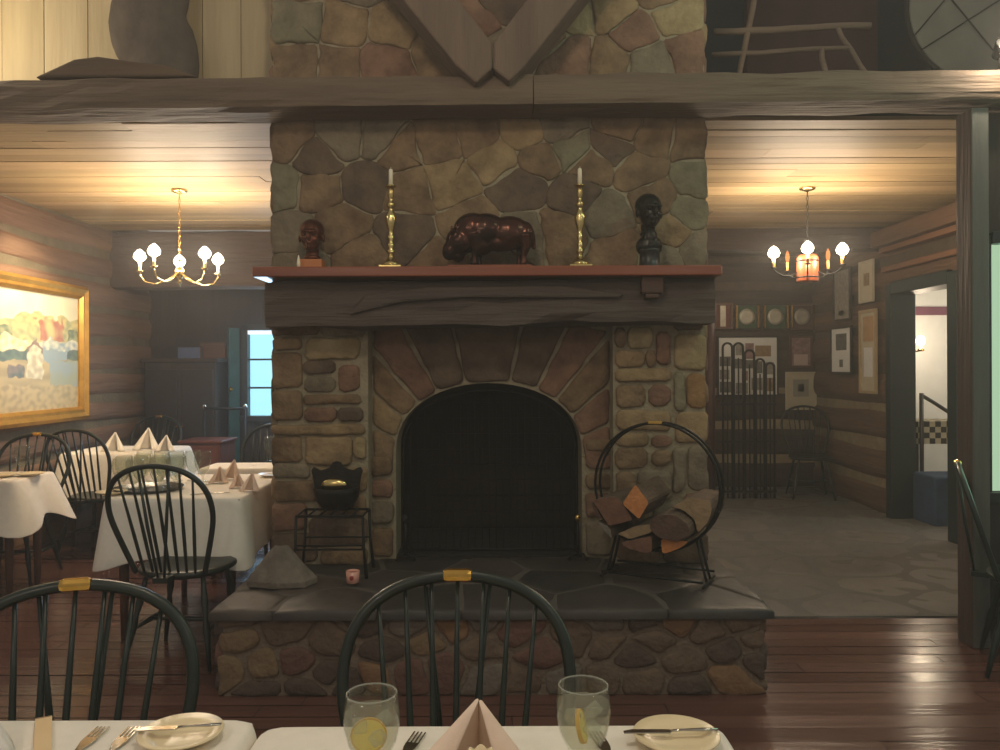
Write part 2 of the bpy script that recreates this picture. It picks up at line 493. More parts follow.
# hewn beams
def hewn(name, p0, p1, w, h, m, seed=0, wob=0.008, parent=None, seg=0.12, ends=None):
    """box beam from p0 to p1 with an uneven hewn surface"""
    p0, p1 = Vector(p0), Vector(p1); d = p1-p0; L = d.length; d.normalize()
    up = Vector((0, 0, 1)) if abs(d.z) < 0.95 else Vector((0, 1, 0))
    side = d.cross(up).normalized(); up = side.cross(d).normalized()
    n = max(2, int(L/seg)); prof = []
    for k in range(4):
        for t in range(4):
            s = -1+2*t/4
            prof.append([(s, -1), (1, s), (-s, 1), (-1, -s)][k])
    vs = []; fs = []; m_ = len(prof)
    for i in range(n+1):
        q = p0+d*(L*i/n)
        for (a, b) in prof:
            c = 0.94 if abs(a) == 1 and abs(b) == 1 else 1.0
            nz = noise.noise(Vector((i*.35+seed*7, a*2+seed, b*2)))*wob*2
            vs.append(q+side*(a*c*(w/2+nz))+up*(b*c*(h/2+nz)))
    for i in range(n):
        for j in range(m_): fs.append((i*m_+j, i*m_+(j+1) % m_, (i+1)*m_+(j+1) % m_, (i+1)*m_+j))
    fs.append(tuple(range(m_))[::-1]); fs.append(tuple(range(n*m_, (n+1)*m_)))
    mb = MB(); mb.add(vs, fs, 0, False)
    return mb.build(name, m, parent)
zc = (2.90+2.755)/2; hh = 2.90-2.755
struct(hewn('trim_crossbeam', (-3.9, 4.13, zc-.03), (X(534, 4.0), 4.13, zc), 0.25, hh+.01, BEAM, 1))
struct(hewn('trim_crossbeam', (X(535, 4.0), 4.135, zc), (3.9, 4.135, zc+.03), 0.25, hh+.01, BEAM, 2))
# ridge braces forming a V on the beam
def brace(name, pts, ux):
    mb = MB(); q = [(X(a, 3.95), Z(b, 3.95)) for a, b in pts]
    d = Vector((ux*41, 51)).normalized()*1.3          # carry both edges on up to the roof
    lo, hi = Vector(q[-1]), Vector(q[0])
    mb.prism([(lo+d)[:], q[-1]]+q[1:-1][::-1]+[q[0], (hi+d)[:]], 3.93, 4.2, 0, 'y')
    return struct(mb.build(name, BRACE, bev=.01))
brace('trim_brace', [(404, 0), (457, 66), (477, 84), (493.5, 70), (493.5, 44), (459, 0)], -1)
brace('trim_brace', [(529, 0), (494.5, 44), (494.5, 70), (510, 83), (527, 66), (580, 0)], 1)
# header beams where the boarded ceilings end
struct(hewn('trim_header', (-3.8, 7.75, 2.48), (-.6, 7.75, 2.48), .2, .55, LOGX, 3))
struct(hewn('trim_header', (.6, 7.75, 2.66), (3.8, 7.75, 2.66), .2, .22, LOGX, 4))

# log walls
def log_wall(name, axis, fixed, a, b, z0, z1, mats, lh=0.33, ch=0.07, out=0.04, seed=1, holes=()):
    """axis 'y': wall along y at x = fixed, bulging to -sign side; 'x': wall along x at y = fixed"""
    r = random.Random(seed); mb = MB(); z = z0; s = 1
    while z < z1:
        h = min(lh*r.uniform(.85, 1.15), z1-z)
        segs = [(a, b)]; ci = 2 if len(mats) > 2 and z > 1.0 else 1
        for (h0, h1, hz0, hz1) in holes:
            if z+h > hz0 and z < hz1:
                ns = []
                for (p, q) in segs:
                    if p < h0: ns.append((p, min(q, h0)))
                    if q > h1: ns.append((max(p, h1), q))
                segs = [g for g in ns if g[1]-g[0] > .02]
        for (p, q) in segs:
            n = max(2, int((q-p)/.2))
            prof = [(0.0, 0), (.6, .08), (.95, .3), (1, .5), (.95, .7), (.6, .92), (0.0, 1)]
            vs = []; fs = []
            for i in range(n+1):
                t = p+(q-p)*i/n
                dz = noise.noise(Vector((t*.8, z*3, seed)))*.03
                for (o, f) in prof:
                    oo = out*o+noise.noise(Vector((t*2, f*3, z*5)))*.012
                    zz = z+dz+f*(h-ch)
                    vs.append((fixed+oo, t, zz) if axis == 'y' else (t, fixed+oo, zz))
            k = len(prof)
            for i in range(n):
                for j in range(k-1): fs.append((i*k+j, i*k+j+1, (i+1)*k+j+1, (i+1)*k+j))
            mb.add(vs, fs, 0, True)
            lo, hi = sorted((fixed-math.copysign(.12, out), fixed+out*.35))
            if axis == 'y': mb.box(lo, hi, p, q, z, z+h+.001, ci)
            else: mb.box(p, q, lo, hi, z, z+h+.001, ci)
        z += h
    return struct(mb.build(name, mats, weld=False))
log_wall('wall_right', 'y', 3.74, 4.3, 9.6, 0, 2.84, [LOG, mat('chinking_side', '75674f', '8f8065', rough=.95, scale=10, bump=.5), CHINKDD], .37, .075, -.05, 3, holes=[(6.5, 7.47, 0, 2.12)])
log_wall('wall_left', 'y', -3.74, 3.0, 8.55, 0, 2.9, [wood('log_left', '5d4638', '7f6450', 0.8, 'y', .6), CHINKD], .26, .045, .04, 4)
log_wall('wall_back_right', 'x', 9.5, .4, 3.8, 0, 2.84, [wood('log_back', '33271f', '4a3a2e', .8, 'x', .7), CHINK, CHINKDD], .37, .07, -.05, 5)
mb = MB(); mb.box(-3.85, -2.68, 8.5, 8.62, 0, 2.5, 0); mb.box(-1.9, .4, 8.5, 8.62, 0, 2.5, 0)
mb.box(-2.68, -1.9, 8.5, 8.62, 0, .93, 0); mb.box(-2.68, -1.9, 8.5, 8.62, 1.86, 2.5, 0)
for k in range(14): mb.box(-3.8+k*.3, -3.8+k*.3+.02, 8.485, 8.5, 0, .92, 0)
struct(mb.build('wall_back_left', DARKW, weld=False))
# cornice boards along the top of the right wall
mb = MB(); mb.box(3.52, 3.72, 4.35, 7.6, 2.55, 2.70, 0); mb.box(3.60, 3.72, 4.35, 7.6, 2.50, 2.55, 1); mb.box(3.62, 3.72, 4.35, 7.6, 2.32, 2.37, 1)
struct(mb.build('trim_cornice', [LOG, TRIMR], weld=False, bev=.006))

# door in the right wall, dark leaf folded against the wall, hall behind it
mb = MB(); mb.box(3.64, 3.88, 6.38, 6.52, 0, 2.2, 0); mb.box(3.64, 3.88, 7.46, 7.56, 0, 2.2, 0); mb.box(3.64, 3.88, 6.52, 7.46, 2.10, 2.22, 0)
df = struct(mb.build('door_1', DARKT, bev=.008, weld=False))
mb = MB(); mb.box(3.9, 6.6, 8.6, 8.7, 0, 2.7, 0); mb.box(6.5, 6.6, 5.4, 8.7, 0, 2.7, 0); mb.box(3.9, 6.6, 5.3, 5.4, 0, 2.7, 0)
mb.box(3.9, 6.5, 8.585, 8.6, 1.98, 2.07, 1)
struct(mb.build('wall_hall', [WHITEWALL, PURPLE], weld=False))
mb = MB(); mb.box(3.84, 6.6, 5.3, 8.7, 2.7, 2.76, 0); struct(mb.build('ceiling_hall', WHITEWALL))
mb = MB(); mb.box(6.6, 6.62, 5.3, 8.7, 0, 2.7); struct(mb.build('baseboard_hall', WHITEWALL))

# near post and window wall
mb = MB(); mb.box(X(973, 4.05), X(990, 4.05), 4.05, 4.19, 0, 2.74, 1); mb.box(X(973, 4.05)-.004, X(973, 4.05)+.01, 4.056, 4.19, 0, 2.739, 0)
struct(mb.build('trim_post', [POSTSHADE, POSTLIT], bev=.006, weld=False))  # paler front, darker side: light and shade painted into the wood
wx0 = X(990, 4.1)
mb = MB()
mb.box(2.50, 3.9, 4.14, 4.28, 0, .78, 0); mb.box(2.50, 3.9, 4.14, 4.28, 2.08, 2.74, 0); mb.box(3.3, 3.9, 4.14, 4.28, .78, 2.08, 0)
struct(mb.build('wall_front_right', DARKW, weld=False))
mb = MB(); mb.box(2.515, 2.535, 4.12, 4.18, .76, 2.10, 0); mb.box(3.28, 3.34, 4.10, 4.16, .76, 2.10, 0); mb.box(2.53, 3.34, 4.10, 4.16, 2.06, 2.12, 0); mb.box(2.50, 3.36, 4.10, 4.16, .73, .78, 0)
mb.box(2.9, 2.93, 4.12, 4.16, .78, 2.08, 0)
w2 = struct(mb.build('window_2', DARKT, bev=.004, weld=False))
MB().box(2.53, 3.3, 4.17, 4.19, .78, 2.08).build('window_pane', DAYM, w2)

# left window with blind
mb = MB(); mb.box(-2.72, -2.66, 8.42, 8.56, .9, 1.9, 0); mb.box(-1.93, -1.86, 8.42, 8.56, .9, 1.9, 0); mb.box(-2.72, -1.86, 8.42, 8.56, 1.84, 1.9, 0); mb.box(-2.76, -1.82, 8.38, 8.56, .88, .935, 0)
mb.box(-2.66, -1.93, 8.46, 8.5, 1.52, 1.54, 0); mb.box(-2.66, -1.93, 8.46, 8.5, 1.22, 1.24, 0); mb.box(-2.31, -2.28, 8.46, 8.5, .93, 1.84, 0)
w1 = struct(mb.build('window_1', DARKT, bev=.004, weld=False))
MB().box(-2.66, -1.93, 8.52, 8.53, .93, 1.84).build('window_pane', DAY, w1)
mb = MB(); mb.box(-2.66, -1.93, 8.44, 8.46, 1.795, 1.835); mb.build('blind_rail', DAYW, w1)  # rail glows by emission, standing in for daylight on it
# teal door leaf ajar beside window
mb = MB(); M = Matrix.Translation((-2.74, 8.40, 0)) @ Matrix.Rotation(R(215), 4, 'Z')
mb.box(0, .11, -.02, .02, .02, 1.86, 0, M)
d2 = struct(mb.build('door_2', mat('teal_paint', '1f4a56', '2a5f6c', rough=.35), bev=.004))
mb = MB(); mb.ell((-2.80, 8.32, 1.22), .022); mb.build('door_knob', BRASS, d2)

# upper storey
mb = MB(); x = -3.9; r = random.Random(11)
while x < -1.2:
    w = min(r.uniform(.16, .3), -1.2-x)
    mb.box(x+.002, x+w-.003, 4.6+r.uniform(0, .006), 4.64, 2.8, 4.6, r.randint(0, 1)); x += w
mb.box(-3.9, -1.2, 4.63, 4.68, 2.8, 4.6, 2)
struct(mb.build('wall_loft_left', PLANKW+[GROOVE], weld=False))
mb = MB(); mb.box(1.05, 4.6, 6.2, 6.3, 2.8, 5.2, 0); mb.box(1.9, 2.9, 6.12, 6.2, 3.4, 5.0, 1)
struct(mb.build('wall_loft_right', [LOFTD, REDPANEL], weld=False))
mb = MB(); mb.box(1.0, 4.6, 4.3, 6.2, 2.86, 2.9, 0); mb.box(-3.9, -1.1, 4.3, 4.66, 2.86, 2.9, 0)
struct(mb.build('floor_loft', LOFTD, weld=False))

# ================================================================== FIREPLACE
fp = empty('fireplace', (-.04, 4.25, 0))
def FB(mb, name, mats, parent=None, **k):
    o = mb.build(name, mats, parent or fp, **k)
    if (parent or fp) is fp: o.location = (.04, -4.25, 0)
    return o
CX0, CX1, CD = -1.205, 1.095, 4.27
SK = list(STONE.keys()); SM = list(STONE.values())
# masonry core: pillars, upper breast, recess back with arched opening
AX0, AX1 = X(395, 4.38), X(582, 4.38); acx = (AX0+AX1)/2; arx = (AX1-AX0)/2
AZT = Z(383, 4.38); AZS = .96
mb = MB()
mb.box(CX0, X(368, 4.27), CD, 5.3, .36, 1.9, 0); mb.box(X(613, 4.27), CX1, CD, 5.3, .36, 1.9, 0)
mb.box(CX0, CX1, CD, 5.3, 1.9, 4.8, 0)
RX0, RX1 = X(368, 4.27), X(613, 4.27)
arc = [(acx-arx*math.cos(PI*i/24), AZS+(AZT-AZS)*math.sin(PI*i/24)**.85) for i in range(25)]
out = [(RX0, .36), (RX0, 1.9), (RX1, 1.9), (RX1, .36)]
def recess(y0, y1):
    vs = []; fs = []
    top = 1.9
    inner = [(AX0, .36)]+arc+[(AX1, .36)]
    outer = [(RX0, .36)]+[(RX0+(RX1-RX0)*i/24, top) if 0 < i < 24 else ((RX0, AZS+.3) if i == 0 else (RX1, AZS+.3)) for i in range(25)]+[(RX1, .36)]
    n = len(inner)
    for yv in (y0, y1):
        vs += [(p[0], yv, p[1]) for p in inner]+[(p[0], yv, p[1]) for p in outer]
    for i in range(n-1):
        fs += [(i, i+1, n+i+1, n+i), (2*n+i, 3*n+i, 3*n+i+1, 2*n+i+1), (i, 2*n+i, 2*n+i+1, i+1)]
    return vs, fs
vs, fs = recess(4.40, 4.62); mb.add(vs, fs, 0)
mb.add([(RX0, 4.40, AZS+.3), (RX0, 4.40, 1.9), (RX0+(RX1-RX0)/24, 4.40, 1.9)], [(0, 1, 2)], 0)
mb.add([(RX1, 4.40, AZS+.3), (RX1, 4.40, 1.9), (RX1-(RX1-RX0)/24, 4.40, 1.9)], [(0, 1, 2)], 0)
FB(mb, 'masonry_core', MORTAR, weld=False)
# firebox
mb = MB(); mb.box(AX0-.03, AX1+.03, 5.15, 5.25, .36, 1.6, 0); mb.box(AX0-.08, AX0-.01, 4.62, 5.2, .36, 1.6, 0); mb.box(AX1+.01, AX1+.08, 4.62, 5.2, .36, 1.6, 0)
mb.box(AX0-.08, AX1+.08, 4.62, 5.2, 1.45, 1.55, 0); mb.box(AX0, AX1, 4.4, 5.2, .36, .40, 0)
for rr in range(9):
    for cc in range(5):
        x = AX0+.02+cc*.215+(.1 if rr % 2 else 0); mb.box(x, min(x+.2, AX1), 5.135, 5.15, .42+rr*.1, .51+rr*.1, 1)
FB(mb, 'firebox', [SOOT, mat('sooty_brick', '1a1715', '2a2521', rough=.95, scale=6)], weld=False)

def px_stones(mb, items, d, h, T, pal, jit=.006, rounds=2, gap=2.0):
    for (x0, y0, x1, y1, k) in items:
        x0 += gap*.5; x1 -= gap*.5; y0 += gap*.5; y1 -= gap*.5
        a, b, c, e = X(x0, d), X(x1, d), Z(y1, d), Z(y0, d)
        sk = (b-a)*rnd.uniform(-.04, .04); sv = (e-c)*rnd.uniform(-.07, .07)
        add_stone(mb, [(a, c+sv), (b, c-sv), (b+sk, e-sv*.5), (a+sk, e)], T, h*rnd.uniform(.7, 1.2), pal.index(k), rnd, jit, rounds, .06)
mb = MB()
left = [(273,336,303,350,'tan'),(304,337,360,359,'light'),(272,351,303,388,'brown'),(304,360,337,374,'dark'),(304,376,336,392,'grey'),(339,364,360,391,'red'),
 (304,393,362,404,'brown'),(272,389,303,420,'brown'),(304,406,337,421,'red'),(338,407,364,421,'dark'),(272,423,366,434,'tan'),(272,435,303,461,'brown'),
 (304,435,352,464,'tan'),(353,435,367,458,'light'),(272,462,310,478,'grey'),(311,466,367,490,'tan'),(272,479,318,501,'brown'),(319,492,367,515,'brown'),
 (272,502,307,530,'red'),(308,517,367,545,'dark'),(272,532,318,562,'dark'),(319,546,367,564,'brown'),(272,320,320,335,'brown'),(321,322,366,336,'grey')]
right = [(614,328,626,348,'brown'),(627,327,653,349,'light'),(655,332,671,366,'red'),(674,334,705,371,'light'),(673,318,703,332,'dark'),(614,350,645,368,'tan'),
 (645,351,656,368,'brown'),(614,369,671,382,'tan'),(616,385,646,408,'brown'),(648,385,671,407,'red'),(673,372,685,412,'green'),(686,373,706,409,'orange'),(615,410,671,431,'tan'),(674,412,707,444,'tan'),
 (614,433,648,447,'tan'),(650,435,671,448,'red'),(614,448,648,469,'brown'),(650,450,671,467,'brown'),(672,448,685,492,'grey'),(687,446,707,492,'grey'),
 (615,471,636,501,'brown'),(637,470,671,501,'grey'),(615,503,650,526,'brown'),(652,503,681,530,'grey'),(683,494,707,522,'red'),(615,528,660,562,'brown'),(662,532,707,564,'dark')]
px_stones(mb, left, CD, .024, TF(CD), SK, .006, 1, 1.0)
FB(mb, 'pillar_stonework', SM, weld=False)
mb = MB(); px_stones(mb, right, CD, .024, TF(CD), SK, .006, 1, 1.0)
FB(mb, 'pillar_stonework', SM, weld=False)
# upper breast
def seedpx(lst, d): return [(X(a, d), Z(b, d), SK.index(k)) for a, b, k in lst]
up1 = seedpx([(288,140,'brown'),(345,138,'grey'),(382,140,'grey'),(318,159,'dark'),(283,185,'green'),(318,188,'brown'),(368,183,'dark'),(398,150,'brown'),(440,142,'brown'),(478,134,'brown'),
 (410,190,'brown'),(448,182,'tan'),(497,158,'tan'),(525,133,'tan'),(540,160,'brown'),(522,187,'dark'),(560,128,'grey'),(572,150,'green'),(592,165,'brown'),(622,128,'brown'),(612,148,'dark'),(655,137,'brown'),
 (693,142,'brown'),(640,172,'brown'),(575,196,'dark'),(606,215,'grey'),(655,200,'brown'),(697,182,'green'),(690,215,'green'),(672,232,'tan'),(700,250,'grey'),(560,232,'brown'),(296,235,'grey'),
 (340,228,'brown'),(362,258,'brown'),(405,236,'dark'),(470,226,'brown'),(525,236,'grey'),(440,262,'brown'),(620,256,'brown'),(660,262,'grey'),(500,270,'dark'),(300,268,'grey')], CD)
mb = MB()
for poly, c in voronoi(up1, (CX0-.01, CX1+.01, Z(282, CD), 2.79), .004, 1.15):
    add_stone(mb, poly, TF(CD), .013*rnd.uniform(.5, 1.3), c, rnd, .013, 1, .045, .3)
up2 = seedpx([(300,25,'green'),(300,62,'brown'),(345,28,'tan'),(340,62,'brown'),(395,30,'tan'),(385,62,'red'),(425,10,'light'),(440,50,'brown'),(480,20,'red'),(505,50,'grey'),(500,5,'dark'),
 (545,35,'brown'),(575,15,'light'),(575,58,'red'),(610,12,'tan'),(635,35,'red'),(610,60,'brown'),(650,62,'grey'),(680,18,'light'),(690,52,'red'),(665,-10,'brown'),(300,-25,'brown'),(360,-20,'grey'),
 (420,-30,'brown'),(480,-30,'tan'),(540,-25,'brown'),(600,-30,'grey'),(700,-40,'tan'),(300,-80,'tan'),(380,-75,'brown'),(460,-80,'red'),(540,-75,'tan'),(620,-80,'brown'),(690,-90,'grey')], CD)
for poly, c in voronoi(up2, (CX0, CX1, 2.79, 4.3), .006, 1.15):
    add_stone(mb, poly, TF(CD), .018*rnd.uniform(.6, 1.3), c, rnd, .013, 1, .045, .3)
FB(mb, 'breast_stonework', SM, weld=False)
# sides
mb = MB()
for xs, sg in ((CX0, -1), (CX1, 1)):
    s2 = []
    z = .45
    while z < 4.3:
        y = CD+.08
        while y < 5.3:
            s2.append((y+rnd.uniform(-.05, .05), z+rnd.uniform(-.04, .04), rnd.randint(0, 4))); y += rnd.uniform(.2, .36)
        z += .17
    mb = MB()
    for poly, c in voronoi(s2, (CD, 5.3, .4, 4.3), .016, 1.2):
        add_stone(mb, poly, (lambda u, v, n, xs=xs, sg=sg: (xs+sg*n, u, v)), .02, c, rnd, .01, 1, .12)
    FB(mb, 'side_stonework', SM, weld=False)
# arch voussoirs and jamb stones of the recess
mb = MB(); TR = TF(4.40)
angs = [168, 150, 137, 126, 115, 98, 84, 68, 56, 46, 34, 14]
cols = ['brown', 'red', 'tan', 'brown', 'orange', 'dark', 'dark', 'red', 'orange', 'brown', 'brown', 'red']
acz = .80
def ray(a, r): return (acx+math.cos(R(a))*r, acz+math.sin(R(a))*r)
edges = [172, 154, 142, 131, 119, 103, 78, 63, 51, 39, 26, 8]
vc = ['brown', 'tan', 'brown', 'red', 'dark', 'dark', 'dark', 'red', 'brown', 'red', 'red']
for i in range(len(edges)-1):
    a, b = edges[i]-.7, edges[i+1]+.7
    def inner(t):
        for r_ in [k*.01 for k in range(20, 90)]:
            p = ray(t, r_)
            u = (p[0]-acx)/arx
            if abs(u) >= 1.04: return p
            zt = AZS+(AZT-AZS)*max(0, 1-u*u)**.43
            if p[1] > zt+.012: return p
        return p
    def outer(t):
        for r_ in [k*.01 for k in range(20, 140)]:
            p = ray(t, r_)
            if p[1] > 1.66 or p[0] < RX0+.012 or p[0] > RX1-.012: return p
        return p
    poly = [inner(b), outer(b)]
    o1, o2 = outer(b), outer(a)
    if abs(o1[1]-o2[1]) > .05 and abs(o1[0]-o2[0]) > .05:
        poly.append((RX0+.012 if a > 90 else RX1-.012, 1.65))
    poly += [outer(a), inner(a)]
    add_stone(mb, poly, TR, .02*rnd.uniform(.7, 1.3), SK.index(vc[i]), rnd, .006, 1, .05)
jl = [(370,455,394,476,'brown'),(370,478,394,498,'red'),(370,500,394,524,'grey'),(370,526,394,556,'brown')]
jr = [(584,438,612,452,'brown'),(584,454,612,470,'red'),(584,472,612,490,'brown'),(584,492,612,518,'red'),(584,520,612,556,'grey')]
px_stones(mb, jl+jr, 4.40, .03, TR, SK)
FB(mb, 'arch_stonework', SM, weld=False)
# hearth
HX0, HX1, HD = -1.235, 1.15, 3.5
mb = MB(); mb.box(HX0+.02, HX1-.02, HD+.0, 4.42, 0, .352, 0)
hearth = FB(mb, 'hearth', HMORTAR, weld=False)
HK = list(HSTONE.keys())
hs = [(230,617,'brown'),(235,638,'tan'),(285,628,'brown'),(228,668,'tan'),(262,664,'tan'),(296,661,'red'),(328,672,'dark'),(330,640,'brown'),(365,622,'dark'),(385,648,'dark'),(372,676,'orange'),(410,672,'red'),(350,680,'dark'),
 (408,626,'grey'),(424,640,'tan'),(456,628,'orange'),(442,668,'red'),(482,622,'grey'),(482,648,'brown'),(485,676,'grey'),(512,632,'red'),(540,655,'red'),(520,680,'brown'),(578,640,'brown'),(604,622,'grey'),(603,645,'brown'),(645,620,'dark'),(655,640,'brown'),
 (632,656,'dark'),(683,660,'brown'),(640,682,'brown'),(600,680,'brown'),(565,680,'grey'),(676,624,'orange'),(706,632,'brown'),(740,622,'brown'),(725,650,'dark'),(728,678,'orange'),(758,662,'dark'),(755,640,'brown'),(690,688,'dark'),(262,690,'dark'),(300,690,'dark')]
seeds = [(X(a, HD), Z(b, HD)*1.0, HK.index(k)) for a, b, k in hs]
mb = MB()
for poly, c in voronoi(seeds, (HX0, HX1, .005, .35), .018, 1.5):
    add_stone(mb, poly, TF(HD), .016*rnd.uniform(.7, 1.2), c, rnd, .010, 1, .05)
for xs, sg in ((HX0, -1), (HX1, 1)):
    s2 = [(HD+.1+.2*i+rnd.uniform(-.05, .05), z+rnd.uniform(-.03, .03), rnd.randint(0, 4)) for i in range(5) for z in (.06, .18, .29)]
    for poly, c in voronoi(s2, (HD, 4.3, .005, .35), .026, 1.5):
        add_stone(mb, poly, (lambda u, v, n, xs=xs, sg=sg: (xs+sg*n, u, v)), .02, c, rnd, .008, 2, .08)
mb.build('hearth_stonework', list(HSTONE.values()), hearth, weld=False)
# slate slabs on top of the hearth
mb = MB(); r = random.Random(21)
seeds = [(X(a, d), d, c) for a, d, c in [(240,3.65,1),(330,3.62,0),(300,3.9,1),(420,3.68,2),(400,3.95,0),(500,3.7,0),(560,3.95,2),(480,4.15,1),(610,3.66,0),(660,3.9,1),(700,3.68,2),(750,3.85,0),(340,4.2,2),(640,4.2,0),(720,4.15,1),(245,3.95,0),(560,4.3,0),(420,4.3,2)]]
for poly, c in voronoi(seeds, (HX0-.03, HX1+.03, HD-.045, 4.44), .006):
    add_stone(mb, poly, lambda u, v, n: (u, v, .362+n), .024, c, rnd, .003, 0, .11, 0)
mb.box(HX0-.015, HX1+.015, HD-.03, 4.42, .352, .38, 3)
mb.build('hearth_slab', SLATE+[mat('slate_joint', '47423d', '58524b', rough=.9)], hearth, weld=False)
# lintel and mantel shelf
def lintel():
    o = hewn('lintel', (-1.19, 4.22, 1.755), (1.09, 4.22, 1.775), .34, .235, LINTEL, 9, .014, fp)
    o.location = (.04, -4.25, 0); return o
lint = lintel()
# split slab face and groove
mb = MB()
pts = [(X(350, 4.05), 1.70), (X(405, 4.05), 1.765), (X(470, 4.05), 1.785), (X(618, 4.05), 1.78), (X(624, 4.05), 1.80), (X(560, 4.05), 1.845), (X(430, 4.05), 1.84), (X(365, 4.05), 1.80)]
mb.prism(pts, 4.02, 4.08, 0, 'y'); mb.build('split_slab', LINTEL, lint, bev=.012)
mb = MB(); mb.box(-1.224, 1.10, 3.95, 4.28, 1.885, 1.935)
FB(mb, 'mantel_shelf', MANTELW, bev=.006)
mb = MB(); mb.box(X(641, 4.02), X(663, 4.02), 3.99, 4.1, 1.80, 1.885); mb.box(X(645, 4.02), X(659, 4.02), 3.995, 4.09, 1.775, 1.80)
FB(mb, 'mantel_bracket', wood('bracket_wood', '3e2a22', '55382c', .6), bev=.008)
tag(fp, 'big fieldstone fireplace with arched firebox, raised slate hearth and wooden mantel', 'fireplace')

# fire screen frame standing in the opening
def arcpts(rx, top, n=20, z0=.40, cx=acx, y=4.5):
    return [(cx-rx, y, z0)]+[(cx-rx*math.cos(PI*i/n), y, AZS+(top-AZS)*math.sin(PI*i/n)**.85) for i in range(n+1)]+[(cx+rx, y, z0)]
scr = empty('fire_screen', (acx, 4.5, .40))
def S(mb, name, m, **k):
    return mb.build(name, m, scr, loc=(-acx, -4.5, -.40), **k)
mb = MB(); mb.tube(arcpts(arx-.03, AZT-.04), .007, 6); mb.tube([(acx-arx+.03, 4.5, .412), (acx+arx-.03, 4.5, .412)], .007, 6); S(mb, 'screen_frame', IRON)
mb = MB()
for i in range(1, 24):
    x = acx-arx+.03+(2*arx-.06)*i/24; u = (x-acx)/(arx-.03)
    mb.tube([(x, 4.5, .41), (x, 4.5, AZS+(AZT-.04-AZS)*max(0, 1-u*u)**.43)], .0018, 4)
S(mb, 'screen_bars', IRON)
tag(scr, 'black arched iron fire screen standing in the firebox opening', 'fire screen')
for xx, lab in ((X(577, 4.33), 'black iron andiron with brass knob at the firebox side nearest the log ring'), (X(405, 4.33), 'black iron andiron at the firebox side nearest the scalloped pot')):
    an = empty('andiron', (xx, 4.33, .392))
    mb = MB(); mb.tube([(0, 0, .03), (0, 0, .2)], [.012, .008], 8); mb.tube([(-.05, -.01, 0), (-.03, -.01, .03), (0, 0, .04), (.03, -.01, .03), (.05, -.01, 0)], .008, 6); mb.tube([(0, 0, .04), (0, .12, .04)], .01, 6)
    mb.build('standard', IRON, an)
    mb = MB(); mb.ell((0, 0, .225), (.018, .018, .022)); mb.build('finial', BRASS if xx > 0 else IRON, an)
    tag(an, lab, 'andiron')

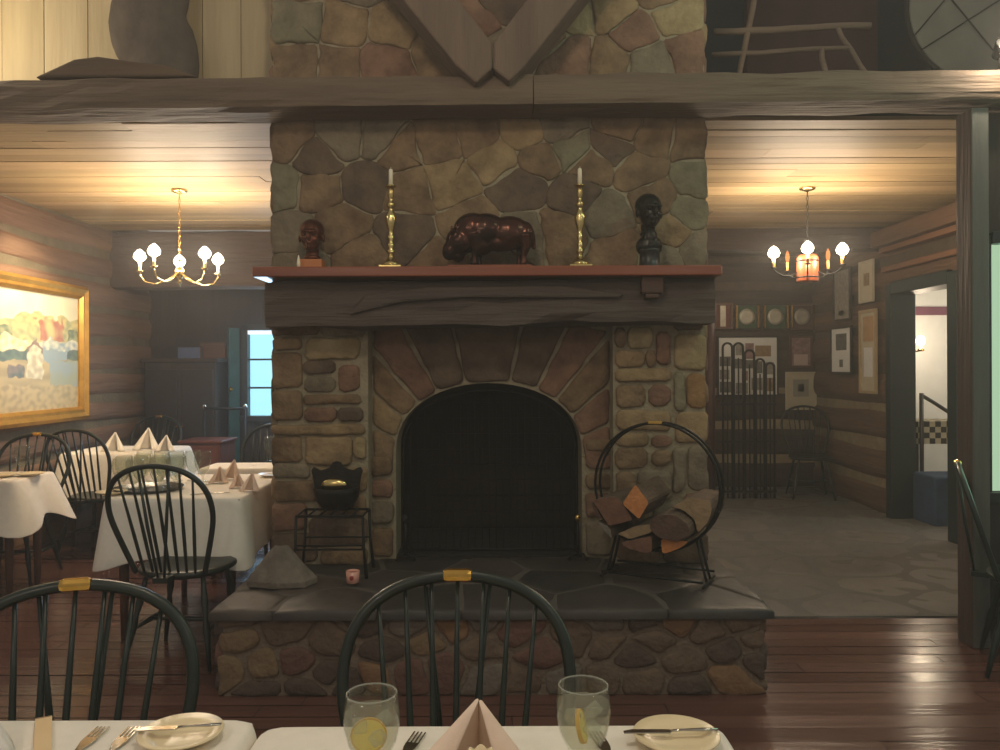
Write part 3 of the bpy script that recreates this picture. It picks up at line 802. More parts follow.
# ================================================================== CHAIRS
def make_chair(name='windsor_chair', paint=CHAIR, plaque=True):
    root = empty(name)
    mb = MB(); n = 28
    out = []
    for i in range(n):
        a = 2*PI*i/n; x = .225*math.copysign(abs(math.sin(a))**.8, math.sin(a)); yv = -.205*math.copysign(abs(math.cos(a))**.85, math.cos(a))
        x *= 1.0-.12*(yv/.205)
        out.append((x, yv))
    vs = []; fs = []
    rings = [(.90, .425), (1, .44), (1, .455), (.95, .462), (.6, .452), (.2, .448)]
    for s, z in rings: vs += [(p[0]*s, p[1]*s, z) for p in out]
    vs += [(0, 0, .448), (0, 0, .425)]
    for k in range(len(rings)-1):
        for j in range(n): fs.append((k*n+j, k*n+(j+1) % n, (k+1)*n+(j+1) % n, (k+1)*n+j))
    b = (len(rings)-1)*n
    for j in range(n): fs.append((b+j, b+(j+1) % n, len(vs)-2)); fs.append((j, len(vs)-1, (j+1) % n))
    mb.add(vs, fs, 0, True)
    mb.box(-.035, .035, .17, .27, .43, .455)
    mb.build('seat', paint, root)
    half = [(.17, 0), (.195, .08), (.222, .17), (.245, .26), (.25, .33), (.237, .40), (.2, .46), (.14, .502), (.07, .523)]
    def lean(h): return .165+.30*h
    pts = [Vector((-x, lean(h), .455+h)) for x, h in half]+[Vector((0, lean(.53), .455+.53))]+[Vector((x, lean(h), .455+h)) for x, h in half[::-1]]
    # smooth the bow
    sm = []
    for i in range(len(pts)-1):
        p0 = pts[max(i-1, 0)]; p1 = pts[i]; p2 = pts[i+1]; p3 = pts[min(i+2, len(pts)-1)]
        for t in (0, .33, .66):
            sm.append(.5*((2*p1)+(p2-p0)*t+(2*p0-5*p1+4*p2-p3)*t*t+(3*p1-p0-3*p2+p3)*t**3))
    sm.append(pts[-1])
    mb = MB(); mb.tube(sm, .0135, 8); mb.build('bow', paint, root)
    def bow_h(x):
        best = None
        for p in sm:
            if p.z > .455+.33 and (best is None or abs(p.x-x) < abs(best.x-x)): best = p
        return best
    for i in range(7):
        s = (i-3)/3
        xt = s*.178; bt = bow_h(xt)
        a = Vector((s*.125, .168, .45)); b = Vector((xt, bt.y, bt.z-.004)); c = a.lerp(b, .4)
        mb = MB(); mb.tube([a, a.lerp(b, .2), c, a.lerp(b, .7), b], [.006, .008, .0085, .0065, .005], 6); mb.build('spindle', paint, root)
    for s in (-1, 1):
        bt = bow_h(s*.075)
        mb = MB(); mb.tube([(s*.015, .255, .45), (s*.045, (.255+bt.y)/2+.005, .7), (s*.075, bt.y+.004, bt.z)], [.006, .008, .005], 6); mb.build('brace_spindle', paint, root)
    feet = {}
    for sx in (-1, 1):
        for sy in (-1, 1):
            a = Vector((sx*.14, sy*.13-.01, .43)); b = Vector((sx*.215, sy*.215, 0))
            mb = MB(); mb.tube([a, a.lerp(b, .12), a.lerp(b, .3), a.lerp(b, .42), a.lerp(b, .55), a.lerp(b, .75), b], [.012, .013, .019, .012, .02, .014, .010], 8)
            mb.build('leg', paint, root); feet[(sx, sy)] = a.lerp(b, .58)
    for sx in (-1, 1):
        a, b = feet[(sx, -1)], feet[(sx, 1)]
        mb = MB(); mb.tube([a, a.lerp(b, .5), b], [.007, .013, .007], 6); mb.build('stretcher', paint, root)
    a = feet[(-1, -1)].lerp(feet[(-1, 1)], .5); b = feet[(1, -1)].lerp(feet[(1, 1)], .5)
    mb = MB(); mb.tube([a, a.lerp(b, .5), b], [.007, .013, .007], 6); mb.build('stretcher', paint, root)
    if plaque:
        mb = MB(); t = pts[len(half)]
        mb.box(-.035, .035, -.018, .016, -.0145, .016, 0, Matrix.Translation(t) @ Matrix.Rotation(R(-12), 4, 'X'))
        q = mb.build('brass_plaque', BRASS, root, bev=.012)
    return root
proto = make_chair()
bare = make_chair(plaque=False)
used = {id(proto): False, id(bare): False}
def chair(x, y, deg, label, src=None, z=0):
    src = src or proto
    if not used[id(src)]: used[id(src)] = True; c = src
    else: c = copy_tree(src)
    c.location = (x, y, z); c.rotation_euler = (0, 0, R(deg))
    return tag(c, label, 'chair', 'bow back spindle chairs around the dining tables')

# front pair: hoop at depth ~1.75 behind the foreground tables, facing the viewer
chair(X(456, 1.79), 1.50, 0, 'dark green bow back spindle chair with brass plaque in front of the stone hearth').scale = (1, 1, .972)
chair(X(116, 1.79), 1.44, 13, 'dark green bow back spindle chair with brass plaque behind the white table with cream strip').scale = (1, 1, .972)
chair(X(160, 3.7), 4.0, 176, 'dark spindle chair drawn up with its back to the viewer before the goblet tray table', bare)
chair(X(85, 5.98), 6.2, 172, 'dark spindle chair between the wall table with napkins and the table below the painting', bare)
chair(X(33, 5.75), 5.52, 4, 'dark spindle chair with brass plaque tucked under the table below the painting')
chair(X(161, 8.1), 7.68, -4, 'dark spindle chair with brass plaque at far side of the napkin table')
chair(X(266, 6.35), 6.05, -12, 'dark spindle chair with blue window light on its bow, beside the chimney', bare)
chair(2.52, 3.76, 62, 'dark teal spindle chair seen edge-on in front of the wooden post')
chair(X(800, 9.0), 8.72, -10, 'dark spindle chair standing in the log corner under framed pictures', bare)

# ================================================================== TABLES AND CLOTHS
def table(x0, x1, y0, y1, top, label):
    t = empty('dining_table', ((x0+x1)/2, (y0+y1)/2, 0))
    w = (x1-x0)/2; l = (y1-y0)/2
    MB().box(-w, w, -l, l, top-.035, top-.004).build('table_top', TABLEW, t, bev=.004)
    for sx in (-1, 1):
        for sy in (-1, 1):
            mb = MB(); cx, cy = sx*(w-.07), sy*(l-.07); mb.tube([(cx, cy, 0), (cx, cy, .3), (cx, cy, top-.036)], [.018, .026, .03], 8); mb.build('leg', TABLEW, t)
    mb = MB()
    mb.box(-w+.08, w-.08, -l+.06, -l+.08, top-.1, top-.036); mb.box(-w+.08, w-.08, l-.08, l-.06, top-.1, top-.036)
    mb.build('apron', TABLEW, t)
    return tag(t, label, 'table')
def cloth(x0, x1, y0, y1, top, drop, label, seed=0, flare=.05, wave=.018, corner=.10):
    r = random.Random(seed)
    e = .006; x0 -= e; x1 += e; y0 -= e; y1 += e
    w, l = x1-x0, y1-y0; per = []
    def side(a, b, n):
        for i in range(n): per.append((a[0]+(b[0]-a[0])*i/n, a[1]+(b[1]-a[1])*i/n))
    nx = max(8, int(w/.05)); ny = max(8, int(l/.05))
    side((x0, y0), (x1, y0), nx); side((x1, y0), (x1, y1), ny); side((x1, y1), (x0, y1), nx); side((x0, y1), (x0, y0), ny)
    cx, cy = (x0+x1)/2, (y0+y1)/2; k = len(per)
    corners = [0, nx, nx+ny, 2*nx+ny]
    vs = []; fs = []; rings = 9; ph = r.uniform(0, 6)
    T = top+.003
    # top: rings shrinking to the centre keep it flat
    for s in (.0001, .5, .97): vs += [(cx+(p[0]-cx)*s, cy+(p[1]-cy)*s, T) for p in per]
    for q in range(rings+1):
        t = q/rings
        for i, p in enumerate(per):
            dc = min(min(abs(i-c), k-abs(i-c)) for c in corners)/6.0
            cf = max(0, 1-dc)
            # outward normal
            nxv = (1 if abs(p[0]-x1) < 1e-6 else -1 if abs(p[0]-x0) < 1e-6 else 0); nyv = (1 if abs(p[1]-y1) < 1e-6 else -1 if abs(p[1]-y0) < 1e-6 else 0)
            nn = math.hypot(nxv, nyv) or 1
            wv = (math.sin(i*.95+ph)+.5*math.sin(i*.47+ph*2))*wave*t**1.2
            o = .004+flare*t*(1+1.3*cf*cf)+wv*(1-cf)+(-.0 if q else -.004)
            z = T-.004*(q > 0)-t*(drop+corner*cf*cf)
            vs.append((p[0]+nxv/nn*o, p[1]+nyv/nn*o, z))
    R_ = 3+rings+1
    for a in range(R_-1):
        for i in range(k): fs.append((a*k+i, a*k+(i+1) % k, (a+1)*k+(i+1) % k, (a+1)*k+i))
    mb = MB(); mb.add([(v[0]-cx, v[1]-cy, v[2]) for v in vs], fs, 0, True)
    o = mb.build('tablecloth', CLOTH, solid=.002); o.location = (cx, cy, 0)
    sh = o.modifiers.new('sub', 'SUBSURF'); sh.levels = 1; sh.render_levels = 1
    return tag(o, label, 'tablecloth', 'white tablecloths')
# foreground
fy = 1.515
table(X(266, 1.52), X(715, 1.52), .72, fy, .75, 'dining table under white cloth nearest the viewer, carrying the goblets')
cloth(X(266, 1.52), X(715, 1.52), .72, fy, .75, .25, 'white cloth under the two water goblets and standing napkin', 1, .03, .01)
table(-1.5, X(258, 1.52)-.012, .74, fy+.015, .757, 'dining table under white cloth carrying cream strip and bread plate')
cloth(-1.5, X(258, 1.52)-.012, .74, fy+.015, .757, .25, 'white cloth with cream strip lying across it, behind plate and forks', 2, .012, .006)
# near left table by the hearth
table(-2.08, -1.37, 4.2, 5.15, .75, 'dining table under white cloth beside the hearth, carrying goblet tray')
cloth(-2.08, -1.37, 4.2, 5.15, .75, .31, 'long white cloth hanging over table beside the stone hearth', 3, .03, .012, .07)
# table below the painting
table(-3.58, -2.97, 4.88, 5.32, .75, 'dining table under white cloth below the painting')
cloth(-3.58, -2.97, 4.88, 5.32, .75, .22, 'white cloth with pointed corner hanging below the painting', 4, .07, .015, .12)
# wall table with folded napkins
table(-3.55, -2.75, 6.45, 7.1, .75, 'dining table under white cloth with tall folded napkins, far along log wall')
cloth(-3.55, -2.75, 6.45, 7.1, .75, .30, 'white cloth touched by blue window light under tall folded napkins', 5, .07, .02)
table(-2.05, -1.42, 5.45, 5.78, .75, 'small table by the chimney side in blue window light')
cloth(-2.05, -1.42, 5.45, 5.78, .75, .25, 'white cloth lit blue by the window beside the chimney', 6, .04, .015)

# ================================================================== TABLEWARE
def goblet_parts(name, scale=1.0):
    g = empty(name)
    prof = [(0.0, .0), (.034, 0), (.036, .003), (.012, .008), (.006, .015), (.006, .032), (.012, .042), (.026, .058), (.038, .085), (.0445, .115), (.0455, .135), (.0425, .162), (.0405, .172),
            (.0390, .172), (.041, .160), (.0440, .135), (.043, .115), (.0365, .086), (.0245, .061), (.010, .047), (0.0, .045)]
    mb = MB(); mb.lathe([(r_*scale, z*scale) for r_, z in prof], n=28); mb.build('goblet_bowl', GLASS, g)
    return g
def water_goblet(x, y, z, face, label):
    g = goblet_parts('water_goblet'); g.location = (x, y, z); g.scale = (1, 1, .90)
    mb = MB(); mb.tube([(.0398*math.cos(2*PI*i/32), .0398*math.sin(2*PI*i/32), .172) for i in range(32)], .0014, 6, closed=True); mb.build('rim', GLASSRIM, g)
    mb = MB(); mb.lathe([(0, .0465), (.0095, .0485), (.024, .0625), (.036, .087), (.0422, .113), (.0430, .128), (.0428, .140), (0, .140)], n=28); mb.build('water', WATER, g)
    for i, (a, b, c, q) in enumerate([(-.018, -.008, .118, .4), (.018, .010, .122, 1.1), (.0, .016, .098, .2), (.012, -.016, .10, .8)]):
        M = Matrix.Translation((a, b, c)) @ Matrix.Rotation(q, 4, 'Z') @ Matrix.Rotation(q*.7, 4, 'X')
        MB().box(-.0105, .0105, -.0105, .0105, -.0105, .0105, 0, M).build('ice_cube', ICE, g, bev=.003)
    # lemon slice
    mb = MB(); M = Matrix.Rotation(face, 4, 'Z') @ Matrix.Rotation(R(78), 4, 'X')
    ring = lambda r_, z: [M @ Vector((r_*math.cos(2*PI*i/24), r_*math.sin(2*PI*i/24), z)) for i in range(24)]
    mb.add(ring(.026, -.003)+ring(.026, .003), [tuple(range(24))[::-1], tuple(range(24, 48))], 0)
    mb.add(ring(.029, -.0035)+ring(.029, .0035)+ring(.026, -.003)+ring(.026, .003),
           [(i, (i+1) % 24, 24+(i+1) % 24, 24+i) for i in range(24)]+[(i, 48+i, 48+(i+1) % 24, (i+1) % 24) for i in range(24)]+[(24+i, 24+(i+1) % 24, 72+(i+1) % 24, 72+i) for i in range(24)], 1)
    mb.build('lemon_slice', [LEMON, RIND], g, loc=(-.004, -.006, .100), weld=False)
    return tag(g, label, 'goblet', 'water goblets on the near table')
water_goblet(X(370.5, 1.28), 1.28, .756, R(8), 'water goblet with lemon slice showing flat and round')
water_goblet(X(582, 1.31), 1.31, .756, R(78), 'water goblet with lemon slice seen edge-on')

def tent_napkin(name, w, h, m, seed=0, flapR=.85):
    """standing folded napkin: two outer flaps meeting at a peak over a shaded hollow"""
    n = 8; mb = MB()
    Pk = Vector((0, 0, h)); Pk2 = Vector((.008, .001, h*.985))
    L = Vector((-w, -w*.35, 0)); Rr = Vector((w*flapR, -w*.30, 0)); C = Vector((.0, w*.16, 0)); Bk = Vector((0, w*.55, 0))
    def sheet(a, b, c, d, bulge):
        """quad a-b (top edge) to c-d (bottom edge)"""
        vs = []; fs = []
        nrm = (c-a).cross(b-a if (b-a).length > 1e-4 else d-a)
        nrm = (c-a).cross(d-a).normalized()
        for i in range(n+1):
            for j in range(n+1):
                u, v = i/n, j/n
                p = a.lerp(b, v).lerp(c.lerp(d, v), u)
                vs.append(p+nrm*bulge*math.sin(PI*v)*u)
        for i in range(n):
            for j in range(n): fs.append((i*(n+1)+j, i*(n+1)+j+1, (i+1)*(n+1)+j+1, (i+1)*(n+1)+j))
        mb.add(vs, fs, 0, True)
    C1 = Vector((-w*.46, -w*.46, 0)); C2 = Vector((w*.34, -w*.46, 0))
    sheet(Pk, Pk+Vector((.004, 0, 0)), L, C1, w*.09)
    sheet(Pk2, Pk2+Vector((-.004, 0, 0)), Rr, C2, -w*.09)
    sheet(Pk, Pk+Vector((.003, .002, 0)), L, Bk, -w*.06)
    sheet(Pk2, Pk2+Vector((-.003, .002, 0)), Rr, Bk, w*.06)
    return mb.build(name, m, solid=.0025, weld=False)
nk = tent_napkin('folded_napkin', .165, .156, NAPK); nk.location = (X(475, 1.245), 1.245, .758)
tag(nk, 'blush napkin folded into a tall tent between the two water goblets', 'napkin')
nk = tent_napkin('folded_napkin', .15, .12, mat('napkin_white', 'd8d5ce', 'e4e1da', rough=.85)); nk.location = (X(-38, 1.43), 1.42, .768)
tag(nk, 'white folded napkin cut off by the picture edge, beside cream strip', 'napkin')

# scalloped cream cup in front of napkin
cup = empty('scalloped_cup', (X(479, 1.16), 1.16, .757))
mb = MB(); n = 40; vs = []; fs = []
prof = [(.012, 0), (.014, .004), (.008, .03), (.010, .07), (.016, .10), (.019, .112), (.017, .112), (.014, .10), (.008, .075), (.0, .072)]
for i, (r_, z) in enumerate(prof):
    for j in range(n):
        a = 2*PI*j/n; zz = z+(.007*abs(math.sin(a*3)) if i in (5, 6) else 0); vs.append((r_*math.cos(a), r_*math.sin(a), zz))
for i in range(len(prof)-1):
    for j in range(n): fs.append((i*n+j, i*n+(j+1) % n, (i+1)*n+(j+1) % n, (i+1)*n+j))
fs.append(tuple(range(n))[::-1]); mb.add(vs, fs, 0, True); mb.build('cup_body', CHINA, cup)
tag(cup, 'small cream cup with scalloped rim in front of the tent napkin', 'cup')

def bread_plate(x, y, z, r_, label, group):
    mb = MB(); mb.lathe([(0, .0), (r_*.6, 0), (r_*.65, .004), (r_*.98, .013), (r_, .015), (r_*.98, .017), (r_*.66, .0085), (r_*.58, .006), (0, .006)], n=48)
    o = mb.build('bread_plate', CHINA); o.location = (x, y, z); return tag(o, label, 'plate', group)
bread_plate(X(184, 1.46), 1.44, .764, .074, 'cream bread plate on the table with the cream strip', 'bread plates')
bread_plate(X(672, 1.46), 1.435, .758, .077, 'cream bread plate at end of the goblet table', 'bread plates')

def knife(x, y, z, deg, label, L=.2):
    k = empty('butter_knife', (x, y, z), R(deg))
    mb = MB(); mb.prism([(-L*.5, -.006), (-L*.02, -.0085), (0, -.006), (0, .006), (-L*.4, .009), (-L*.5, .003)], 0, .0025, 0, 'z'); mb.build('blade', STEEL, k, bev=.0008)
    mb = MB(); mb.tube([(0, 0, .002), (.02, 0, .003), (L*.35, 0, .003), (L*.5, 0, .003)], [.004, .0035, .0055, .004], 8, flat=.5); mb.build('handle', STEEL, k)
    return tag(k, label, 'knife', 'table knives')
def fork(x, y, z, deg, label, L=.19):
    k = empty('dinner_fork', (x, y, z), R(deg))
    mb = MB(); mb.tube([(0, -.02, .004), (0, .02-L*.5, .006), (0, -L*.5, .003)], [.003, .005, .0065], 8, flat=.5); mb.build('handle', STEEL, k)
    mb = MB(); mb.prism([(-.003, -.02), (.003, -.02), (.011, .015), (.012, .035), (-.012, .035), (-.011, .015)], .002, .0045, 0, 'z')
    for i in range(4): mb.box(-.0115+i*.0069, -.0115+i*.0069+.0026, .034, .078, .002, .0045)
    mb.build('tines', STEEL, k)
    return tag(k, label, 'fork', 'table forks')
knife(X(668, 1.45), 1.44, .774, 2, 'butter knife resting across bread plate at end of the goblet table', .17)
knife(X(190, 1.45)-.02, 1.44, .784, 7, 'butter knife resting across bread plate on the strip table', .15)
fork(X(100, 1.48), 1.41, .762, 0, 'steel fork on the strip table, farther from the bread plate')
fork(X(132, 1.48), 1.41, .762, 1, 'steel fork on the strip table, right beside the bread plate')
fork(X(405, 1.4), 1.40, .755, -12, 'steel fork tucked behind the goblet with round lemon slice')
fork(X(604, 1.42), 1.40, .755, 10, 'steel fork between edge-on lemon goblet and bread plate')
mb = MB(); mb.box(-.014, .014, -.3, .075, 0, .004); mb.box(-.014, .014, .072, .076, -.03, .004)
o = mb.build('table_strip', mat('cream_strip', 'd9b98c', 'e2c69c', rough=.8)); o.location = (X(54, 1.5), 1.46, .764); o.rotation_euler = (0, 0, R(29))
tag(o, 'narrow cream cloth strip lying across the white table toward its far edge', 'cloth strip')

# goblets crowded on round tray on near left table
tray = MB(); tray.lathe([(0, 0), (.17, 0), (.185, .018), (.18, .018), (.167, .005), (0, .005)], n=40)
tr = tray.build('round_tray', mat('tray_dark', '3a3a38', '4c4b48', rough=.25, metal=.7)); tr.location = (X(150, 4.5)-.0, 4.48, .756)
tag(tr, 'round dark metal tray under crowd of stemmed glasses', 'tray')
g0 = goblet_parts('stemmed_glass', 1.05)
r = random.Random(5); k = 0
spots = [(0, 0)]+[(.085*math.cos(a), .085*math.sin(a)) for a in [i*PI/3 for i in range(6)]]+[(.135*math.cos(a+.26), .135*math.sin(a+.26)) for a in [0, 2.1, 4.2]]
for i, (a, b) in enumerate([(-.12, -.07), (-.02, -.13), (.09, -.09), (-.06, .02), (.05, .015), (-.155, .035), (.15, .0), (-.09, .125), (.02, .125), (.12, .105)]):
    g = g0 if i == 0 else copy_tree(g0)
    g.location = (tr.location.x+a, 4.48+b, .762)
    tag(g, 'empty stemmed glass crowded with others on round dark tray', 'glass', 'stemmed glasses on the round tray')
for i, (a, b) in enumerate([(-.17, .33), (-.08, .36), (.02, .33), (.11, .36), (.19, .30)]):
    g = copy_tree(g0); g.location = (tr.location.x+a, 4.48+b, .757)
    tag(g, 'empty stemmed glass in loose row behind the round dark tray', 'glass', 'stemmed glasses behind the tray')
def small_nap(x, y, z, s, deg, label, group):
    o = tent_napkin('folded_napkin', .07*s, .105*s, CLOTH if s > 1.25 else NAPK); o.location = (x, y, z); o.rotation_euler = (0, 0, R(deg)); return tag(o, label, 'napkin', group)
small_nap(X(219, 4.75), 4.75, .757, .9, 15, 'small tent napkin on hearthside table, nearest the glasses', 'tent napkins on the hearthside table')
small_nap(X(232, 4.85), 4.88, .757, 1.15, -20, 'tallest small tent napkin on hearthside table', 'tent napkins on the hearthside table')
small_nap(X(240, 4.6), 4.55, .757, .75, 30, 'lowest small tent napkin on hearthside table, in the middle', 'tent napkins on the hearthside table')
small_nap(X(253, 4.45), 4.42, .757, .95, -10, 'small tent napkin at chimney end of hearthside table', 'tent napkins on the hearthside table')
for x, y, s, lab in ((X(126, 6.8), 6.6, 1.5, 'tall folded napkin beside log wall, nearer the painting'), (X(152, 6.8), 6.72, 1.75, 'tallest folded napkin standing on the wall table'),
                     (X(178, 6.8), 6.55, 1.3, 'low folded napkin at blue lit end of wall table')):
    small_nap(x, y, .757, s, 10, lab, 'napkins on the wall table')
for x, y, lab, gr in ((X(30, 5.1), 5.10, 'white saucer plate on table below the painting, nearer the cloth corner', 'plates below the painting'), (X(8, 5.1), 5.05, 'white saucer plate on table below the painting, nearer the picture edge', 'plates below the painting'),
                  (X(118, 4.4), 4.32, 'saucer plate at near corner of the hearthside table', 'plates on the hearthside table'), (X(265, 4.9), 5.02, 'saucer plate at far corner of the hearthside table by chimney', 'plates on the hearthside table')):
    bread_plate(x, y, .757, .08, lab, gr)
g = copy_tree(g0); g.location = (X(22, 5.2), 5.2, .757); tag(g, 'empty stemmed glass on the table below the painting', 'glass')
g = copy_tree(g0); g.location = (X(268, 5.8), 5.85, .757); tag(g, 'empty stemmed glass on the small blue lit table by chimney', 'glass')
knife(X(215, 4.4), 4.32, .757, 20, 'steel knife on the hearthside table in front of the tent napkins', .2)

# ================================================================== MANTEL ORNAMENTS
SHZ = 1.936
def candlestick(x, y, label, clabel):
    c = empty('brass_candlestick', (x, y, SHZ))
    mb = MB(); mb.box(-.058, .058, -.058, .058, 0, .02); mb.build('square_foot', BRASSA, c, bev=.004)
    p = [(.048, .02), (.05, .028), (.03, .042), (.018, .06), (.012, .075), (.02, .085), (.021, .095), (.011, .105), (.018, .118), (.018, .13), (.010, .14), (.016, .155), (.017, .17), (.010, .18), (.014, .2),
         (.026, .235), (.029, .265), (.022, .29), (.012, .305), (.013, .315), (.022, .325), (.02, .34), (.011, .35), (.011, .365), (.017, .375), (.014, .40), (.017, .42), (.028, .425), (.028, .431), (.008, .431)]
    mb = MB(); mb.lathe(p, n=24); mb.build('turned_stem', BRASSA, c)
    tag(c, label, 'candlestick', 'brass candlesticks on the mantel')
    mb = MB(); mb.lathe([(.0115, 0), (.0105, .078), (.007, .084), (0, .085)], n=16); mb.tube([(0, 0, .084), (.001, 0, .094)], .001, 5)
    o = mb.build('taper_candle', WAX); o.location = (x, y, SHZ+.4315); tag(o, clabel, 'candle', 'ivory candles in the candlesticks')
candlestick(X(391.5, 4.1), 4.1, 'turned brass candlestick on the mantel between reddish bust and animal bronze', 'ivory candle in candlestick nearer the reddish bust')
candlestick(X(580.5, 4.1), 4.1, 'turned brass candlestick on the mantel between animal bronze and dark bust', 'ivory candle in candlestick nearer the dark bust')

def bust(name, x, y, z, s, m, turn):
    """head about 1 unit high * s"""
    M = Matrix.Rotation(R(turn), 4, 'Z')
    mb = MB()
    def e(c, r_, rx=0): mb.ell(M @ Vector([q*s for q in c]), tuple(q*s for q in r_), 0, 16, 12, (M @ Matrix.Rotation(R(rx), 4, 'X')).to_3x3())
    e((0, .04, .62), (.33, .40, .38)); e((0, -.06, .42), (.27, .30, .34)); e((0, -.20, .22), (.15, .13, .12)); e((0, -.31, .20), (.075, .07, .07))
    e((0, -.40, .48), (.06, .09, .13), -20); e((0, -.42, .42), (.075, .06, .05)); e((0, -.33, .62), (.24, .07, .05)); e((0, -.36, .31), (.10, .05, .028)); e((0, -.35, .27), (.085, .05, .028))
    e((-.13, -.33, .55), (.06, .035, .035)); e((.13, -.33, .55), (.06, .035, .035)); e((-.15, -.24, .40), (.09, .08, .10)); e((.15, -.24, .40), (.09, .08, .10))
    e((-.33, .03, .47), (.04, .08, .12)); e((.33, .03, .47), (.04, .08, .12)); e((0, .10, .12), (.19, .20, .32)); e((0, .10, .70), (.345, .38, .32))
    e((0, .08, -.06), (.24, .22, .10))
    o = mb.build(name, m); return remesh(o, .02*s, 4)
b = bust('head_bust', 0, 0, 0, .185, BRONZE, 0)
bl = empty('bronze_bust', (X(312, 4.1), 4.1, SHZ)); b.name = 'head'; b.parent = bl; b.location = (0, 0, .075)
MB().box(-.062, .062, -.05, .05, 0, .05).build('wood_block', BLOCKW, bl, bev=.003)
tag(bl, 'reddish bronze head bust on orange wood block at end of the mantel', 'bust')
b2 = empty('bronze_bust', (X(650, 4.1), 4.1, SHZ))
b = bust('head', 0, 0, 0, .195, BRONZED, 0); b.parent = b2; b.location = (0, .0, .19); b.rotation_euler = (0, 0, R(12))
mb = MB(); mb.ell((0, .01, .115), (.07, .055, .06)); mb.ell((0, 0, .155), (.04, .045, .06)); q = mb.build('neck', BRONZED, b2); remesh(q, .005, 2)
mb = MB(); mb.lathe([(.06, 0), (.06, .012), (.052, .02), (.05, .08), (.056, .088), (.056, .098), (.045, .10)], n=28); mb.build('pedestal', mat('black_pedestal', '161616', '222120', rough=.35), b2)
tag(b2, 'nearly black head bust on round pedestal on the mantel', 'bust')
tp = MB(); tp.lathe([(.008, 0), (.009, .02), (.005, .05), (.002, .062), (0, .064)], n=12); o = tp.build('white_figurine', WAX); o.location = (X(299, 4.0), 4.0, SHZ)
tag(o, 'tiny white figurine leaning beside the reddish bust block', 'figurine')
# bronze bison
bs = empty('bison_bronze', (X(490, 4.1), 4.1, SHZ))
MB().box(-.215, .215, -.05, .05, 0, .018).build('wood_base', MANTELW, bs, bev=.003)
mb = MB()
def E(c, r_, ry=0): mb.ell(c, r_, 0, 16, 12, Matrix.Rotation(R(ry), 3, 'Y'))
E((.10, 0, .185), (.115, .065, .088)); E((-.02, 0, .20), (.11, .068, .088)); E((-.085, 0, .205), (.10, .065, .085)); E((-.15, 0, .145), (.075, .06, .075)); E((-.20, 0, .10), (.042, .042, .055), 20); E((.185, 0, .17), (.045, .055, .075))
E((-.16, 0, .085), (.035, .03, .05)); E((.055, 0, .135), (.11, .05, .045)); E((-.04, 0, .13), (.06, .05, .06))
for x, yv in ((-.075, -.035), (-.055, .035), (.175, -.035), (.155, .035)):
    mb.tube([(x, yv, .17), (x+.008, yv, .10), (x-.002, yv, .06), (x, yv, .02)], [.042, .024, .014, .017], 10); mb.ell((x-.006, yv, .024), (.019, .016, .010))
mb.tube([(-.175, -.03, .17), (-.19, -.06, .185), (-.188, -.068, .215)], [.014, .010, .004], 8); mb.tube([(-.175, .03, .17), (-.19, .06, .185), (-.188, .068, .215)], [.014, .010, .004], 8)
mb.tube([(.22, 0, .2), (.232, 0, .15), (.228, 0, .10)], [.009, .006, .010], 8)
o = mb.build('bison_body', mat('bison_bronze', '1c1714', '5a3226', rough=.25, metal=.75, scale=4, contrast=.15), bs, loc=(0, 0, 0)); remesh(o, .006, 2)
tag(bs, 'dark bronze bison with reddish back standing in the middle of the mantel', 'sculpture')

# ================================================================== HEARTH ITEMS
HZ = .392
# cast iron scalloped pot on trivet
tv = empty('iron_trivet', (X(333, 4.07), 4.07, HZ))
def trivet():
    mb = MB(); w, d, h = .165, .10, .305
    mb.tube([(-w, -d, h), (w, -d, h), (w, d, h), (-w, d, h)], .007, 6, closed=True)
    for k in range(7): x = -w+2*w*k/6; mb.tube([(x, -d, h), (x, d, h)], .005, 6)
    mb.build('top_grate', IRON, tv)
    for sx in (-1, 1):
        for sy in (-1, 1): MB().tube([(sx*w, sy*d, h), (sx*(w+.005), sy*d, .15), (sx*(w+.02), sy*(d+.01), 0)], [.008, .007, .009], 6).build('leg', IRON, tv)
    mb = MB(); mb.tube([(-w, -d, .16), (w, -d, .16)], .005, 6); mb.tube([(-w, -d, .14), (w, -d, .14)], .005, 6); mb.tube([(-w, -d, .14), (-w, -d, .16)], .006, 6); mb.tube([(w, -d, .14), (w, -d, .16)], .006, 6); mb.build('cross_bar', IRON, tv); MB().tube([(-w, d, .16), (w, d, .16)], .005, 6).build('cross_bar', IRON, tv)
trivet(); tag(tv, 'low black iron trivet stand on the hearth under the scalloped pot', 'trivet')
pt = empty('cast_iron_pot', (X(333, 4.07), 4.09, HZ+.313))
mb = MB(); half = [(.02, .238), (.036, .215), (.06, .203), (.085, .197), (.105, .208), (.122, .214), (.134, .196), (.126, .165), (.118, .12), (.112, .06), (.08, 0)]
poly = [(0, .246)]+half+[(-a, b) for a, b in half[::-1]]
mb.prism(poly[::-1], .065, .077, 0, 'y'); mb.build('scalloped_back', CASTI, pt, bev=.003)
mb = MB(); vs = []; fs = []; n = 24
profb = [(.02, 0), (.075, .004), (.105, .04), (.118, .09), (.120, .108), (.112, .110), (.100, .09), (.07, .06), (0, .055)]
for r_, z in profb:
    for j in range(n+1):
        a = PI+PI*j/n; vs.append((r_*math.cos(a), .066+r_*math.sin(a)*.95, z))
for i in range(len(profb)-1):
    for j in range(n): fs.append((i*(n+1)+j, i*(n+1)+j+1, (i+1)*(n+1)+j+1, (i+1)*(n+1)+j))
mb.add(vs, fs, 0, True); mb.build('half_bowl', CASTI, pt)
mb = MB(); mb.ell((-.01, .045, .125), (.07, .022, .034)); mb.build('highlight_piece', BRASSA, pt)  # bright brass piece imitates the highlight inside the bowl opening
tag(pt, 'black cast-iron pot with scalloped back plate and brass piece imitating the highlight in its bowl, on trivet', 'pot')

